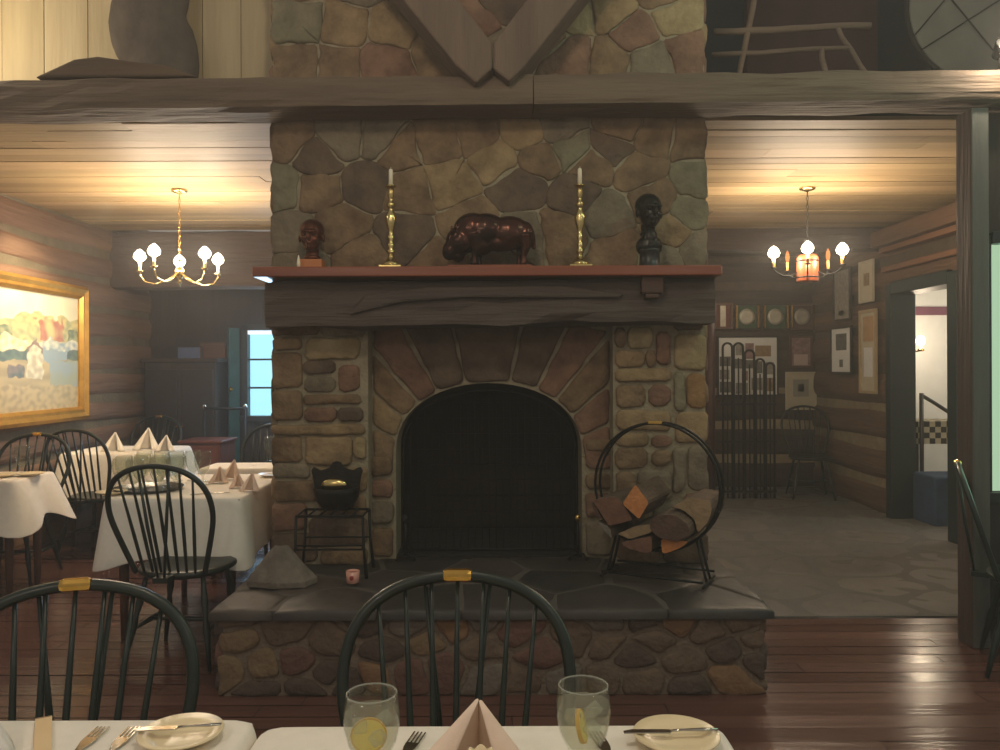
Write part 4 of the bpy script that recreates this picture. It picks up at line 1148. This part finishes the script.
# rock slab
rk = MB(); pts3 = []
def rock():
    d = 3.86
    base = [(-.23, -.10), (.0, -.15), (.2, -.12), (.25, .0), (.14, .12), (-.14, .12), (-.25, .02)]
    pk = [(-.05, -.02, .215), (.03, .03, .20), (-.10, .06, .15)]
    bm = bmesh.new()
    for x, yv in base: bm.verts.new((x, yv, 0)); bm.verts.new((x*1.0, yv, .03))
    for p in pk: bm.verts.new(p)
    bm.verts.new((.15, -.04, .09)); bm.verts.new((-.17, -.03, .11))
    bmesh.ops.convex_hull(bm, input=bm.verts)
    bmesh.ops.subdivide_edges(bm, edges=bm.edges, cuts=3, use_grid_fill=True)
    for v in bm.verts:
        n_ = noise.noise(v.co*14)*.008; v.co += v.co.normalized()*n_
        v.co.z = max(v.co.z, 0); v.co.x *= .66; v.co.y *= .8; v.co.z *= .85
    me = bpy.data.meshes.new('rough_stone'); bm.to_mesh(me); bm.free(); me.materials.append(mat('slab_stone', '544d45', '7a7064', rough=.85, scale=10, bump=.6))
    o = bpy.data.objects.new('rough_stone', me); COL.objects.link(o); o.location = (X(283, 3.9), 3.885, HZ+.002); return o
tag(rock(), 'grey angular slab of rock leaning low on the hearth beside white cloth', 'rock')
vt = empty('votive_candle', (X(352, 3.86), 3.86, HZ+.003))
mb = MB(); mb.lathe([(.022, 0), (.03, .004), (.034, .06), (.031, .06), (.027, .01), (0, .01)], n=20); mb.build('glass_cup', mat('pink_glass', 'c98d7c', 'd9a392', rough=.2, coat=.4), vt)
mb = MB(); mb.lathe([(.026, .01), (.028, .05), (0, .05)], n=16); mb.ell((0, -.032, .032), (.010, .004, .012)); mb.build('wax_fill', mat('red_wax', '8a2e28', 'a03a32', rough=.5), vt)
tag(vt, 'small pink votive candle cup standing on the slate hearth', 'candle')

# log ring with firewood
RC = Vector((X(657, 3.95), 3.95, .842)); YAW = R(-27); RR = .312
rg = empty('log_ring', (RC.x, RC.y, HZ+.002), YAW)
for yy in (-.035, .035):
    mb = MB(); mb.tube([(RR*math.cos(2*PI*i/48), yy, RC.z-HZ+RR*math.sin(2*PI*i/48)) for i in range(48)], .007, 8, closed=True); mb.build('ring_hoop', IRON, rg)
mb = MB()
for a in (200, 225, 250, 270, 290, 315, 340, 90): mb.tube([(RR*math.cos(R(a)), -.035, RC.z-HZ+RR*math.sin(R(a))), (RR*math.cos(R(a)), .035, RC.z-HZ+RR*math.sin(R(a)))], .005, 6)
mb.build('cross_bars', IRON, rg)
for sx in (-1, 1):
    mb = MB()
    for yy in (-.035, .035):
        mb.tube([(sx*RR*math.cos(R(-50)), yy, RC.z-HZ+RR*math.sin(R(-50))), (sx*.235, yy*1.05, .06), (sx*.25, yy*1.1, .006)], .007, 6)
    mb.tube([(sx*.25, -.121, .008), (sx*.25, .121, .008)], .007, 6)
    mb.build('foot', IRON, rg)
mb = MB(); mb.tube([(-.25, -.121, .03), (.25, -.121, .03)], .006, 6); mb.tube([(-.25, .121, .03), (.25, .121, .03)], .006, 6); mb.build('base_bars', IRON, rg)
mb = MB(); mb.box(-.035, .035, -.045, -.029, RC.z-HZ+RR-.004, RC.z-HZ+RR+.012); mb.build('top_clasp', BRASS, rg, bev=.003)
tag(rg, 'round black iron log ring on hearth before the stone pillar', 'log holder')
logs = [([(648,480),(660,497),(651,514),(636,500)], 'orange', -.20, 'split log with pale orange diamond end on top of the ring pile'),
        ([(607,500),(627,494),(634,500),(644,516),(622,524)], 'brown', -.17, 'split log with brown wedge end beside the orange diamond log'),
        ([(587,516),(605,500),(617,520),(594,525)], 'dark', -.16, 'dark split log poking out at hoop edge nearest firebox'),
        ([(613,521),(623,525),(625,535),(618,545),(607,544),(602,534),(605,525)], 'grey', -.17, 'small round log with grey end low in the ring'),
        ([(628,532),(646,522),(660,519),(660,527),(640,536)], 'tan', -.15, 'thin flat split log with tan end squeezed in mid pile'),
        ([(660,514),(668,508),(682,507),(693,515),(694,526),(683,532),(668,530),(660,523)], 'dark', -.19, 'thick round log with dark end in mid pile'),
        ([(674,503),(690,492),(708,494),(715,506),(712,520),(697,526),(694,513),(684,505)], 'tan', -.10, 'thick mossy tan log at hoop edge over the slate floor side'),
        ([(668,532),(692,532),(688,542),(675,552),(669,546)], 'orange', -.16, 'split log with orange wedge end at bottom below dark log'),
        ([(632,540),(660,530),(660,546),(652,553),(638,549)], 'brown', -.16, 'split log with brown end at very bottom of the ring')]
for poly, c, y0, lab in logs:
    pl = []
    for a, b_ in poly:
        x = (X(a, 3.95)-RC.x)/math.cos(YAW); z = Z(b_, 3.95)
        rr = math.hypot(x, z-RC.z)
        if rr > RR-.012: x *= (RR-.012)/rr; z = RC.z+(z-RC.z)*(RR-.012)/rr
        pl.append((x, z))
    A, cx, cz = area_c(pl)
    if A < 0: pl = pl[::-1]
    ot = rough_outline([(p[0]-cx, p[1]-cz) for p in pl], rnd, .002, 1, .03)
    mb = MB(); mb.prism(ot, y0, .19+rnd.uniform(-.03, .03), 0, 'y', mend=1)
    o = mb.build('firewood_log', [BARK, WOODEND[c]], bev=.002)
    o.location = Vector((RC.x, RC.y, 0))+Matrix.Rotation(YAW, 3, 'Z') @ Vector((cx, 0, cz)); o.rotation_euler = (0, 0, YAW)
    tag(o, lab, 'firewood', 'firewood in the log ring')

# ================================================================== CHANDELIERS
def chandelier(cx, cy, ztop, zb, rad, ph, kind, label):
    c = empty('chandelier', (cx, cy, ztop)); M1 = BRASS if kind == 'brass' else IRON
    mb = MB(); mb.lathe([(0, 0), (.06, 0), (.055, -.012), (.02, -.025), (.006, -.03), (0, -.03)], n=24); mb.build('ceiling_rose', BRASSA, c)
    mb = MB(); zz = -.03; n = int((ztop-zb-.05)/.03)
    for i in range(n):
        z0 = -.03-i*.03
        mb.tube([(.008*math.cos(a)*(1 if i % 2 else 0), .008*math.cos(a)*(0 if i % 2 else 1), z0-.018+.018*math.sin(a)) for a in [2*PI*j/8 for j in range(8)]], .0022, 4, closed=True)
    mb.build('chain', M1, c)
    h = zb-ztop
    if kind == 'brass':
        mb = MB(); mb.lathe([(.004, h+.09), (.012, h+.08), (.018, h+.06), (.010, h+.04), (.03, h+.01), (.036, h-.02), (.02, h-.05), (.008, h-.06), (.015, h-.075), (.012, h-.09), (0, h-.1)], n=20); mb.build('hub', BRASSA, c)
    else:
        mb = MB(); mb.lathe([(0, h-.10), (.074, h-.10), (.078, h-.09), (.076, h+.08), (.06, h+.10), (0, h+.10)], n=20); mb.build('hub', COPPER, c)
        mb = MB(); mb.lathe([(.080, h-.07), (.080, h-.06)], n=20); mb.lathe([(.080, h+.05), (.080, h+.06)], n=20); mb.tube([(0, 0, h+.09), (0, 0, h+.13)], .02, 8); mb.build('band', IRON, c)
    for i in range(5):
        a = ph+2*PI*i/5; dx, dy = math.cos(a), math.sin(a)
        r0 = .02 if kind == 'brass' else .075
        if kind == 'brass': pr = [(r0, -.02), (rad*.35, -.075), (rad*.62, -.10), (rad*.88, -.08), (rad, -.03), (rad, -.01)]
        else: pr = [(r0, -.03), (rad*.5, -.055), (rad*.75, -.05), (rad*.95, -.02), (rad, .0)]
        mb = MB(); mb.tube([(dx*q, dy*q, h+z) for q, z in pr], .006, 6); arm = mb.build('arm', BRASSA if kind == 'brass' else IRON, c)
        zc_ = h+pr[-1][1]; p = (dx*rad, dy*rad, zc_)
        mb = MB(); mb.lathe([(0, 0), (.02, .003), (.024, .01), (.012, .012), (.010, .014)], p, 12); mb.build('drip_cup', BRASSA if kind == 'brass' else IRON, arm)
        mb = MB(); mb.lathe([(.0105, .012), (.0105, .075), (0, .075)], p, 12); mb.build('candle_sleeve', WAX if kind == 'brass' else mat('amber_sleeve', 'c98a45', 'd89a55', rough=.5), arm)
        dim = kind != 'brass' and i in DIM
        rb = .043 if not dim else .016  # lit bulbs made larger to imitate their bloom
        mb = MB(); mb.lathe([(.006, .075), (rb*.8, .092), (rb, .115), (rb*.75, .142), (rb*.3, .162), (0, .168)], p, 14); mb.build('bulb', BULBD if dim else BULB, arm)
        if not dim:
            l = lamp('bulb_light', 'POINT', (cx+p[0], cy+p[1], ztop+p[2]+.115), 17 if kind == 'brass' else 22, WARM, .03)
    return tag(c, label, 'chandelier')
DIM = ()
chandelier(X(180, 5.9), 5.9, 2.75, 2.155, .285, R(112), 'brass', 'brass chandelier with five curved candle arms over the white clothed tables')
DIM = (1, 4)
# arms: front, two sides, two back
DIM = (2, 3)
chandelier(X(808, 5.9), 5.9, 2.75, 2.155, .245, R(-111), 'copper', 'iron chandelier with copper barrel hub over the stone floor')

# ================================================================== PAINTING AND PICTURES
def painting():
    x = -3.665; y0, y1, z0, z1 = 5.25, 7.02, 1.0, 2.15
    p = empty('landscape_painting', (x, (y0+y1)/2, z0)); cy = (y0+y1)/2
    mb = MB(); fw = .11
    prof = [(0, 0), (0, .05), (.03, .075), (.06, .055), (.085, .06), (fw, .035), (fw, 0)]
    # mitred frame
    cs = [(y0, z0), (y1, z0), (y1, z1), (y0, z1)]
    inn = lambda k, t: [(y0+t, z0+t), (y1-t, z0+t), (y1-t, z1-t), (y0+t, z1-t)][k]
    vs = []; fs = []
    for k in range(4):
        for (t, h) in prof: q = inn(k, t); vs.append((h, q[0]-cy, q[1]-z0))
    m_ = len(prof)
    for k in range(4):
        for j in range(m_-1): a, b = k*m_+j, ((k+1) % 4)*m_+j; fs.append((a, a+1, b+1, b))
    mb.add(vs, fs, 0); mb.build('gilt_frame', GOLD, p)
    # canvas with painted colours per vertex
    W, Hn = 260, 170; me = bpy.data.meshes.new('canvas'); vs = []; fs = []
    for j in range(Hn+1):
        for i in range(W+1): vs.append((.02, y0-cy+fw+(y1-y0-2*fw)*i/W, fw+(z1-z0-2*fw)*j/Hn))
    for j in range(Hn):
        for i in range(W): a = j*(W+1)+i; fs.append((a, a+1, a+W+2, a+W+1))
    me.from_pydata(vs, [], fs); at = me.color_attributes.new('paint', 'FLOAT_COLOR', 'POINT')
    C = {k: srgb(v)[:3] for k, v in dict(sky='cfc8a8', cloud='dad3b4', orange='b07a5c', rust='a06a50', yellow='c2b47a', green='66735a', dgreen='525e50', lgreen='98986e', field='b5a270', fieldd='9a8a60', house='b0a688', roof='85705f', blue='8a9a9e', water='8f9a98').items()}
    def mix(a, b, t): t = max(0, min(1, t)); return tuple(a[q]*(1-t)+b[q]*t for q in range(3))
    for idx, v in enumerate(vs):
        u = (idx % (W+1))/W; w = (idx//(W+1))/Hn
        n1 = noise.noise(Vector((u*9, w*7, 1))); n2 = noise.noise(Vector((u*25, w*22, 4))); n3 = noise.noise(Vector((u*5, w*14, 9)))
        u0, w0 = u, w; u += noise.noise(Vector((u0*22, w0*22, 7)))*.022; w += noise.noise(Vector((u0*20, w0*24, 17)))*.022
        c = mix(C['sky'], C['cloud'], .5+n1)
        if w < .80+n1*.10: c = mix(C['yellow'], C['lgreen'], .5+n2*1.4)
        if w < .78+n2*.08 and .58 < u+n1*.08 < .86 and w > .60: c = mix(mix(C['orange'], C['rust'], .5+n2*1.5), C['yellow'], max(0, n1*2.2))
        if w < .70+n1*.12 and (u < .40 or u > .90): c = mix(C['green'], C['lgreen'], .5+n2*1.6)
        if w < .60+n1*.06: c = mix(C['blue'], C['cloud'], .4+n2) if u > .66 else mix(C['yellow'], C['cloud'], .5+n2)
        if w < .50+n1*.05: c = mix(C['dgreen'], C['green'], .5+n2*1.2) if (u < .62 or u > .9) else mix(C['water'], C['blue'], .5+n2)
        if w < .42+n3*.03: c = mix(C['field'], C['fieldd'], .5+n3*1.4)
        if u > .72 and w < .42 and w > .18: c = mix(C['water'], C['lgreen'], .4+n1*1.5)
        if w < .20+n1*.05: c = mix(C['field'], C['fieldd'], .4+n2*1.5)
        if .52 < u < .66 and .27 < w < .50+(.09-abs(u-.59))*1.1: c = mix(C['house'], C['cloud'], .3+n2)
        if .52 < u < .66 and w > .46 and w < .50+(.09-abs(u-.59))*1.1 and w > .49+(.06-abs(u-.59))*1.1: c = C['roof']
        if .36 < u < .50 and .28 < w < .38: c = mix(C['roof'], C['dgreen'], .5+n2)
        at.data[idx].color = (*c, 1)
    m = bpy.data.materials.new('painted_canvas'); m.use_nodes = True; N = m.node_tree.nodes
    a = N.new('ShaderNodeVertexColor'); a.layer_name = 'paint'; m.node_tree.links.new(a.outputs[0], N['Principled BSDF'].inputs['Base Color']); N['Principled BSDF'].inputs['Roughness'].default_value = .45
    me.materials.append(m); o = bpy.data.objects.new('canvas', me); COL.objects.link(o); o.parent = p
    MB().box(0, .018, y0-cy+.05, y1-cy-.05, .05, z1-z0-.05).build('backing', FRAMEBR, p)
    return tag(p, 'large gilt framed autumn landscape painting with white house on log wall', 'painting')
painting()

def picture(name, plane, c0, c1, z0, z1, fw, mframe, mmat, content, label, group, off, dep=.025):
    """plane 'y' : wall facing the viewer at depth off; 'x': on the right wall facing -x at x=off. content: rects (u0,u1,v0,v1,mat)"""
    root = empty(name, ((c0+c1)/2, off, z0) if plane == 'y' else (off, (c0+c1)/2, z0))
    w = (c1-c0)/2; h = z1-z0
    def bx(mb, a0, a1, b0, b1, n0, n1, m=0):
        # n measured out of the wall
        if plane == 'y': mb.box(a0, a1, -n1, -n0, b0, b1, m)
        else: mb.box(-n1, -n0, a0, a1, b0, b1, m)
    mb = MB(); bx(mb, -w, w, 0, fw, 0, dep); bx(mb, -w, w, h-fw, h, 0, dep); bx(mb, -w, -w+fw, fw, h-fw, 0, dep); bx(mb, w-fw, w, fw, h-fw, 0, dep)
    mb.build('frame', mframe, root, bev=.002, weld=False)
    mb = MB(); bx(mb, -w+fw, w-fw, fw, h-fw, .002, .010); mb.build('mat_board', mmat, root)
    for (u0, u1, v0, v1, m) in content:
        mb = MB(); bx(mb, -w+2*w*u0, -w+2*w*u1, h*v0, h*v1, .010, .0125); mb.build('print', m, root)
    return tag(root, label, 'picture', group)
GB = 'framed pictures on the back log wall'; GR = 'framed pictures along the side log wall'
bd = 9.43
def bp(px0, px1, py0, py1, *a): return picture('framed_picture', 'y', X(px0, bd), X(px1, bd), Z(py1, bd), Z(py0, bd), *a, bd)
cont = [(.02, .18, .84, .97, WHITEP)]
cells = []
for (u0, u1, v0, v1, m) in [(.04, .22, .50, .66, PHOTOD), (.04, .20, .28, .44, PHOTOM), (.04, .24, .06, .24, PHOTOD), (.30, .44, .68, .86, PHOTOM), (.28, .42, .46, .62, PHOTOD), (.46, .60, .46, .60, PHOTOD), (.46, .60, .62, .88, PHOTOP), (.62, .88, .66, .84, PHOTOS),
                            (.30, .50, .04, .22, PHOTOM), (.40, .50, .26, .42, PHOTOP), (.56, .74, .10, .30, PHOTOM), (.60, .74, .38, .58, PHOTOD), (.76, .92, .36, .56, PHOTOM), (.78, .92, .08, .30, PHOTOS)]: cells.append((u0, u1, v0, v1, m))
bp(717, 778, 337, 397, .018, FRAMEB, WHITEP, cells, 'large white mounted collage of small photographs behind the iron gate', GB)
bp(789, 812, 337, 369, .025, FRAMEBR, PHOTOP, [(.2, .8, .08, .42, mat('pink_print', 'b09a96', 'c4aeaa', rough=.6)), (.15, .85, .55, .9, PHOTOP)], 'dark framed picture with pinkish lower print above the cream matted one', GB)
bp(785, 816, 373, 411, .018, mat('cream_frame', 'b9b096', 'c6bda4', rough=.5), CREAMP, [(.25, .75, .35, .8, mat('grey_mount', '8d8a7c', '98958a', rough=.8)), (.4, .6, .48, .68, PHOTOD)], 'cream framed small dark print above the corner chair', GB)
for (a, b, lab) in ((741-6, 758, 'green backed shadow frame with plate, next to cut off one by the pillar'), (763, 787, 'green backed shadow frame with plate, middle of the plate row'), (790, 813, 'brown shadow frame with plate showing bright glint')):
    r0 = picture('plate_frame', 'y', X(a, bd), X(b, bd), Z(331, bd), Z(305, bd), .02, FRAMEBR if a > 789 else FRAMEB, FRAMEBR if a > 789 else GREENFELT, [], lab, 'plate frames in a row on the back wall', bd, .05)
    w = (X(b, bd)-X(a, bd))/2
    mb = MB(); mb.lathe([(0, .0), (.09, .004), (.095, .012), (.06, .008), (0, .008)], n=28); q = mb.build('display_plate', PLATEM, r0, loc=(0, -.012, .155), rot=(R(90), 0, 0))
    mb = MB(); mb.box(-w-.002, -w+.02, -.055, -.03, .02, .29); mb.build('gilt_edge', BRASS, r0); mb = MB(); mb.box(w-.02, w+.002, -.055, -.03, .02, .29); mb.build('gilt_edge', BRASS, r0)
r0 = picture('plate_frame', 'y', X(714, bd), X(732, bd), Z(330, bd), Z(304, bd), .02, FRAMEBR, mat('red_backing', '5a2d20', '6d3a2a', rough=.8), [(.35, .65, .1, .9, PLATEM)], 'reddish shadow frame partly hidden by stone pillar edge', 'plate frames in a row on the back wall', bd, .05)
# side wall pictures at x = 3.66
sx = 3.67
def sp(px0, px1, py0, py1, *a):
    d0 = sx*F/(px1-500.0); d1 = sx*F/(px0-500.0); dm = (d0+d1)/2
    return picture('framed_picture', 'x', d0, d1, Z(py1, dm), Z(py0, dm), *a, sx)
sp(832, 853, 328, 375, .02, FRAMEB, WHITEP, [(.25, .75, .50, .85, PHOTOD), (.42, .58, .14, .30, PHOTOD)], 'white matted picture with two dark prints on side log wall', GR)
sp(835, 852, 270, 322, .02, FRAMEB, PHOTOM, [(.1, .9, .1, .95, PHOTOM), (.4, .7, .1, .2, PHOTOD)], 'tall grey picture hanging above the white matted picture', GR)
sp(861, 875, 262, 304, .02, mat('pale_frame', 'b0a68e', 'bdb39c', rough=.6), CREAMP, [(.3, .7, .4, .7, PHOTOS)], 'highest small sepia picture near the dark door', GR)
sp(861, 878, 311, 395, .03, mat('tan_frame', 'a58f6c', 'b6a07c', rough=.6), CREAMP, [(.25, .75, .2, .55, WHITEP), (.2, .8, .62, .92, mat('sepia_print', 'a88458', 'c09c70', rough=.6))], 'tall tan framed document beside the dark door', GR)
bp(822, 831, 349, 378, .015, FRAMEB, PHOTOM, [(.15, .85, .1, .5, WHITEP)], 'narrow black framed picture right in the wall corner', GB)
picture('framed_picture', 'y', X(176, 8.44), X(202, 8.44), Z(358, 8.44), Z(345, 8.44), .01, FRAMEB, mat('bluish_reflection', '4d5a78', '66749a', rough=.3), [], 'small bluish panel imitating a reflection on dark wall just above the tall cabinet', None, 8.48)  # framed panel stands in for a bluish reflection

# ================================================================== IRON GATE
gt = empty('iron_gate', (X(745, 8.6), 8.6, 0)); gd = 8.6
cols_ = [(722, 344, 733), (733, 344, 744), (744, 351, 755), (755, 360, 765), (765, 364, 775)]
mb = MB()
for (a, top, b) in cols_:
    xa, xb = X(a+.8, gd)-gt.location.x, X(b-.8, gd)-gt.location.x; zt = Z(top, gd); rr = (xb-xa)/2; cx = (xa+xb)/2
    pts = [(xa, 0, .02)]+[(cx-rr*math.cos(PI*i/10), 0, zt-rr+rr*math.sin(PI*i/10)) for i in range(11)]+[(xb, 0, .02)]
    MB().tube(pts, .013, 6).build('hooped_bar', IRON, gt)
    MB().tube([(cx, 0, .02), (cx, 0, zt-.16)], .008, 6).build('upright', IRON, gt)
mb = MB(); xa, xb = X(720, gd)-gt.location.x, X(776, gd)-gt.location.x
for z in (.08, .62, 1.02): MB().box(xa, xb, -.012, .012, z, z+.025).build('rail', IRON, gt)
MB().tube([(xa-.10, 0, 0), (xa-.10, 0, 2.3)], .045, 10).build('hinge_post', mat('brown_iron', '3a211b', '4c2d25', rough=.5), gt)
tag(gt, 'tall black iron gate of hooped bars stepping down in front of photo collage', 'gate')

# ================================================================== LEFT BACK ROOM
cab = empty('tall_cabinet', (-3.24, 8.28, 0))
w = .36
MB().box(-w, w, -.18, .18, 0, 1.50).build('cabinet_body', DARKW, cab, bev=.008)
for s in (-1, 1):
    MB().box(s*w/2-.16, s*w/2+.16, -.2, -.18, .1, 1.43).build('cabinet_door', mat('cab_door', '1b1714', '2a231e', rough=.5), cab, bev=.006)
    d_ = [o for o in kids(cab)][-1]
    MB().ell((s*.03, -.21, .85), .012).build('knob', BRASS, d_)
MB().box(-w-.03, w+.03, -.21, .19, 1.50, 1.54).build('cornice', DARKW, cab, bev=.008)
tag(cab, 'tall dark cabinet against back wall behind the napkin table', 'cabinet')
ch = empty('low_chest', (X(207, 7.6), 7.62, 0))
MB().box(-.19, .19, -.2, .2, .06, .74).build('chest_body', REDW, ch, bev=.006)
MB().box(-.21, .21, -.22, .22, .74, .765).build('chest_top', REDW, ch, bev=.006)
for k in range(3): MB().box(-.165, .165, -.213, -.2, .1+k*.21, .29+k*.21).build('drawer', REDW, ch, bev=.004)
for sx_ in (-1, 1):
    for sy_ in (-1, 1): MB().box(sx_*.15-.02, sx_*.15+.02, sy_*.16-.02, sy_*.16+.02, 0, .06).build('foot', REDW, ch)
tag(ch, 'low reddish brown chest of drawers in front of the teal door', 'chest')
rb_ = empty('handrail', (X(222, 7.9), 7.95, 0))
xa, xb = X(202, 7.9)-X(222, 7.9), X(243, 7.9)-X(222, 7.9)
MB().tube([(xa, 0, 1.04), (xb, 0, 1.035)], .014, 8).build('rail', IRON, rb_)
for x in (xa, xb):
    MB().tube([(x, 0, 0), (x, 0, 1.03)], .012, 8).build('rail_post', IRON, rb_)
    MB().ell((x, 0, 1.06), .022).build('finial', STEEL, rb_)
tag(rb_, 'low metal handrail with ball ends before the teal door', 'handrail')
for px, z0, lab in ((213, 1.35, 'upper dark wooden panel picture on back wall beside teal door'), (213, .93, 'lower brown wooden panel picture beside teal door')):
    picture('wooden_plaque', 'y', X(px-14, 8.44), X(px+11, 8.44), z0, z0+(.36 if z0 > 1 else .19), .02, FRAMEBR, wood('plaque_wood', '4a2e1e', '5f3d29', .5), [], lab, None, 8.49)

# ================================================================== HALL THINGS SEEN THROUGH DOOR
sc_ = empty('wall_sconce', (4.27, 8.12, 1.63))
MB().lathe([(0, -.05), (.03, -.045), (.035, -.03), (.012, -.02), (.01, .02)], n=16).build('lamp_foot', BRASS, sc_)
MB().ell((0, 0, .06), (.042, .042, .055)).build('globe', glow_mat('globe_glow', 'ffe2a8', 6.0), sc_)
MB().tube([(0, 0, -.04), (-.02, .2, -.06), (-.02, .455, -.05)], .008, 6).build('wall_arm', BRASS, sc_)
MB().lathe([(0, 0), (.05, 0), (.045, .012), (0, .012)], n=16).build('wall_plate', BRASS, sc_, loc=(-.02, .468, -.05), rot=(R(90), 0, 0))
lamp('sconce_light', 'POINT', (4.27, 8.12, 1.69), 14, WARM, .04)
tag(sc_, 'lit globe wall sconce in white hallway beyond dark door', 'wall lamp')
ct = empty('checked_table', (4.20, 7.75, 0))
MB().box(-.3, .3, -.2, .2, .86, .90).build('table_top', DARKW, ct, bev=.005)
for sx_ in (-1, 1):
    for sy_ in (-1, 1): MB().box(sx_*.26-.02, sx_*.26+.02, sy_*.16-.02, sy_*.16+.02, 0, .86).build('leg', DARKW, ct)
tag(ct, 'small dark table in hallway hidden under checked cloth', 'table')
mb = MB(); n = 12; s_ = .64/n
for i in range(n):
    for j in range(4):
        mb.box(-.32+i*s_, -.32+(i+1)*s_, -.222, -.214, .70+j*s_, .70+(j+1)*s_, (i+j) % 2)
    for j in range(8): mb.box(-.32+i*s_, -.32+(i+1)*s_, -.22+j*s_, -.22+(j+1)*s_, .903, .909, (i+j) % 2)
o = mb.build('checked_cloth', [CHECKW, CHECKB], weld=False); o.location = (4.20, 7.75, 0); tag(o, 'black and cream checked cloth over small hallway table', 'tablecloth')
mb = MB(); mb.box(-.3, .3, -.2, .19, .0, .45); o = mb.build('storage_bench', BLUED, bev=.02); o.location = (4.15, 7.3, 0); tag(o, 'low dark blue covered bench in hallway below checked table', 'bench')
rl = MB(); rl.tube([(3.95, 7.5, 1.16), (4.05, 7.5, 1.10), (4.36, 7.5, .90), (4.6, 7.5, .74)], .018, 8)
rl.tube([(3.95, 7.5, 0), (3.95, 7.5, 1.18)], .02, 8); rl.tube([(4.6, 7.5, 0), (4.6, 7.5, .76)], .02, 8)
o = rl.build('stair_rail', FRAMEB); tag(o, 'black sloping stair handrail in hallway beyond dark door', 'handrail')
picture('framed_picture', 'y', 4.26, 4.44, 1.15, 1.48, .03, FRAMEB, WHITEP, [], 'black framed white picture in hallway under the sconce', None, 8.585)

# ================================================================== LOFT OBJECTS
st = empty('draped_figure', (X(148, 4.3), 4.42, 2.84)); st.scale = (1.12, 1, 1.35)
mb = MB(); mb.ell((.02, 0, .2), (.16, .12, .22)); mb.ell((-.09, -.01, .32), (.14, .10, .20)); mb.ell((.11, 0, .16), (.10, .10, .20)); mb.ell((.0, 0, .45), (.17, .11, .18)); mb.ell((-.02, 0, .06), (.16, .12, .1)); mb.ell((.08, .0, .55), (.1, .08, .12))
o = mb.build('figure_body', SCULPT, st); remesh(o, .02, 4)
tag(st, 'dusty brown hunched figure standing on low mound above the beam', 'sculpture')
mb = MB(); mb.prism([(-.42, 0), (-.33, .04), (-.22, .09), (-.1, .105), (0, .09), (.1, .075), (.25, .06), (.4, 0)][::-1], -.07, .06, 0, 'y')
o = mb.build('driftwood_mound', wood('mound_wood', '4e3e33', '66533f', .8), bev=.012); o.location = (X(122, 4.07), 4.10, 2.905); o.modifiers[0].segments = 3
st.location.z += .06
tag(o, 'low dark wood mound lying on the beam under the hunched figure', 'wood piece')
def pole(a, b, r_, lab, grp='rustic poles in the loft'):
    a, b = Vector(a), Vector(b); mb = MB(); n = 8
    mb.tube([a.lerp(b, i/n)+Vector((noise.noise(Vector((i, r_*99, 2)))*.02, 0, noise.noise(Vector((i, r_*77, 5)))*.015)) for i in range(n+1)], [r_*(1+.15*noise.noise(Vector((i*1.3, 3, r_*50)))) for i in range(n+1)], 8)
    o = mb.build('rustic_pole', POLEW); return tag(o, lab, 'pole', grp)
pd = 5.0
pole(P(716, 33, pd), P(872, 27, pd), .022, 'upper horizontal rustic pole in dark loft behind the chimney')
pole(P(712, 56, 5.0), P(850, 49, 5.0), .016, 'lower horizontal rustic pole in dark loft behind the chimney')
pole(P(762, -30, 5.0), (X(730, 5.0), 5.0, 2.905), .018, 'slanting rustic pole crossing the loft rails near chimney')
pole(P(836, 26, 5.0), (X(905, 5.0), 5.0, 2.905), .016, 'rustic pole sloping down from the upper rail end')
pole(P(822, 50, 5.0), (X(838, 5.0), 5.0, 2.905), .018, 'short stubby pole standing under the lower loft rail')
hp = empty('hide_hoop', P(985, 10, 5.6))
Mh = Matrix.Identity(4)
mb = MB(); n = 40
mb.lathe([(0, 0), (.52, 0), (.53, .01), (.52, .02), (0, .02)], n=n); mb.build('stretched_hide', NETW, hp, rot=(R(90), 0, 0))
mb = MB(); mb.tube([(.54*math.cos(2*PI*i/n), 0, .54*math.sin(2*PI*i/n)) for i in range(n)], .016, 8, closed=True); mb.build('hoop_rim', DARKW, hp)
mb = MB()
for a, b in (((-.45, .3), (.2, -.5)), ((-.5, -.2), (.1, .5)), ((-.2, .5), (.5, -.15)), ((-.45, -.3), (.5, .3))): mb.tube([(a[0], -.035, a[1]), (b[0], -.035, b[1])], .005, 6)
mb.build('lacing', DARKW, hp)
tag(hp, 'round grey hide stretched on hoop with crossed lacing in the loft', 'hoop')
for px, a, b in ((905, 72, 57), (922, 72, 62), (948, 72, 60)):
    pass
sl = empty('spot_lamp', P(1001, 54, 4.0))
MB().lathe([(0, -.03), (.025, -.03), (.038, .02), (.045, .05), (.04, .05), (.03, .015), (0, .01)], n=18).build('lamp_shade', IRON, sl, rot=(R(60), 0, 0))
MB().ell((0, -.03, .0), (.022, .022, .03)).build('bulb', BULB, sl)
MB().tube([(0, 0, -.03), (.03, .04, -.08), (.03, .05, -.135)], .007, 6).build('bracket', IRON, sl)
tag(sl, 'small black spot lamp with bright bulb standing on top of the beam', 'lamp')
lamp('spot_lamp_light', 'POINT', P(1001, 54, 4.0)+Vector((0, -.09, 0)), 16, (1, .85, .65), .02)

# ================================================================== HAZE
# thin volume added to imitate lens veil, filling the building and viewer's side
hm = bpy.data.materials.new('lens_veil_haze'); hm.use_nodes = True
hn = hm.node_tree.nodes; hn.remove(hn['Principled BSDF'])
hv = hn.new('ShaderNodeVolumeScatter'); hv.inputs['Density'].default_value = 0.014
hv.inputs['Anisotropy'].default_value = 0.3; hv.inputs['Color'].default_value = (.96, .94, .91, 1)
hm.node_tree.links.new(hv.outputs[0], hn['Material Output'].inputs['Volume'])
mb = MB(); mb.box(-4.6, 7.0, -2.0, 10.0, -.3, 5.6)
tag(mb.build('haze', hm), 'thin added haze imitating lens veil over the whole dining room', 'haze', kind='stuff')
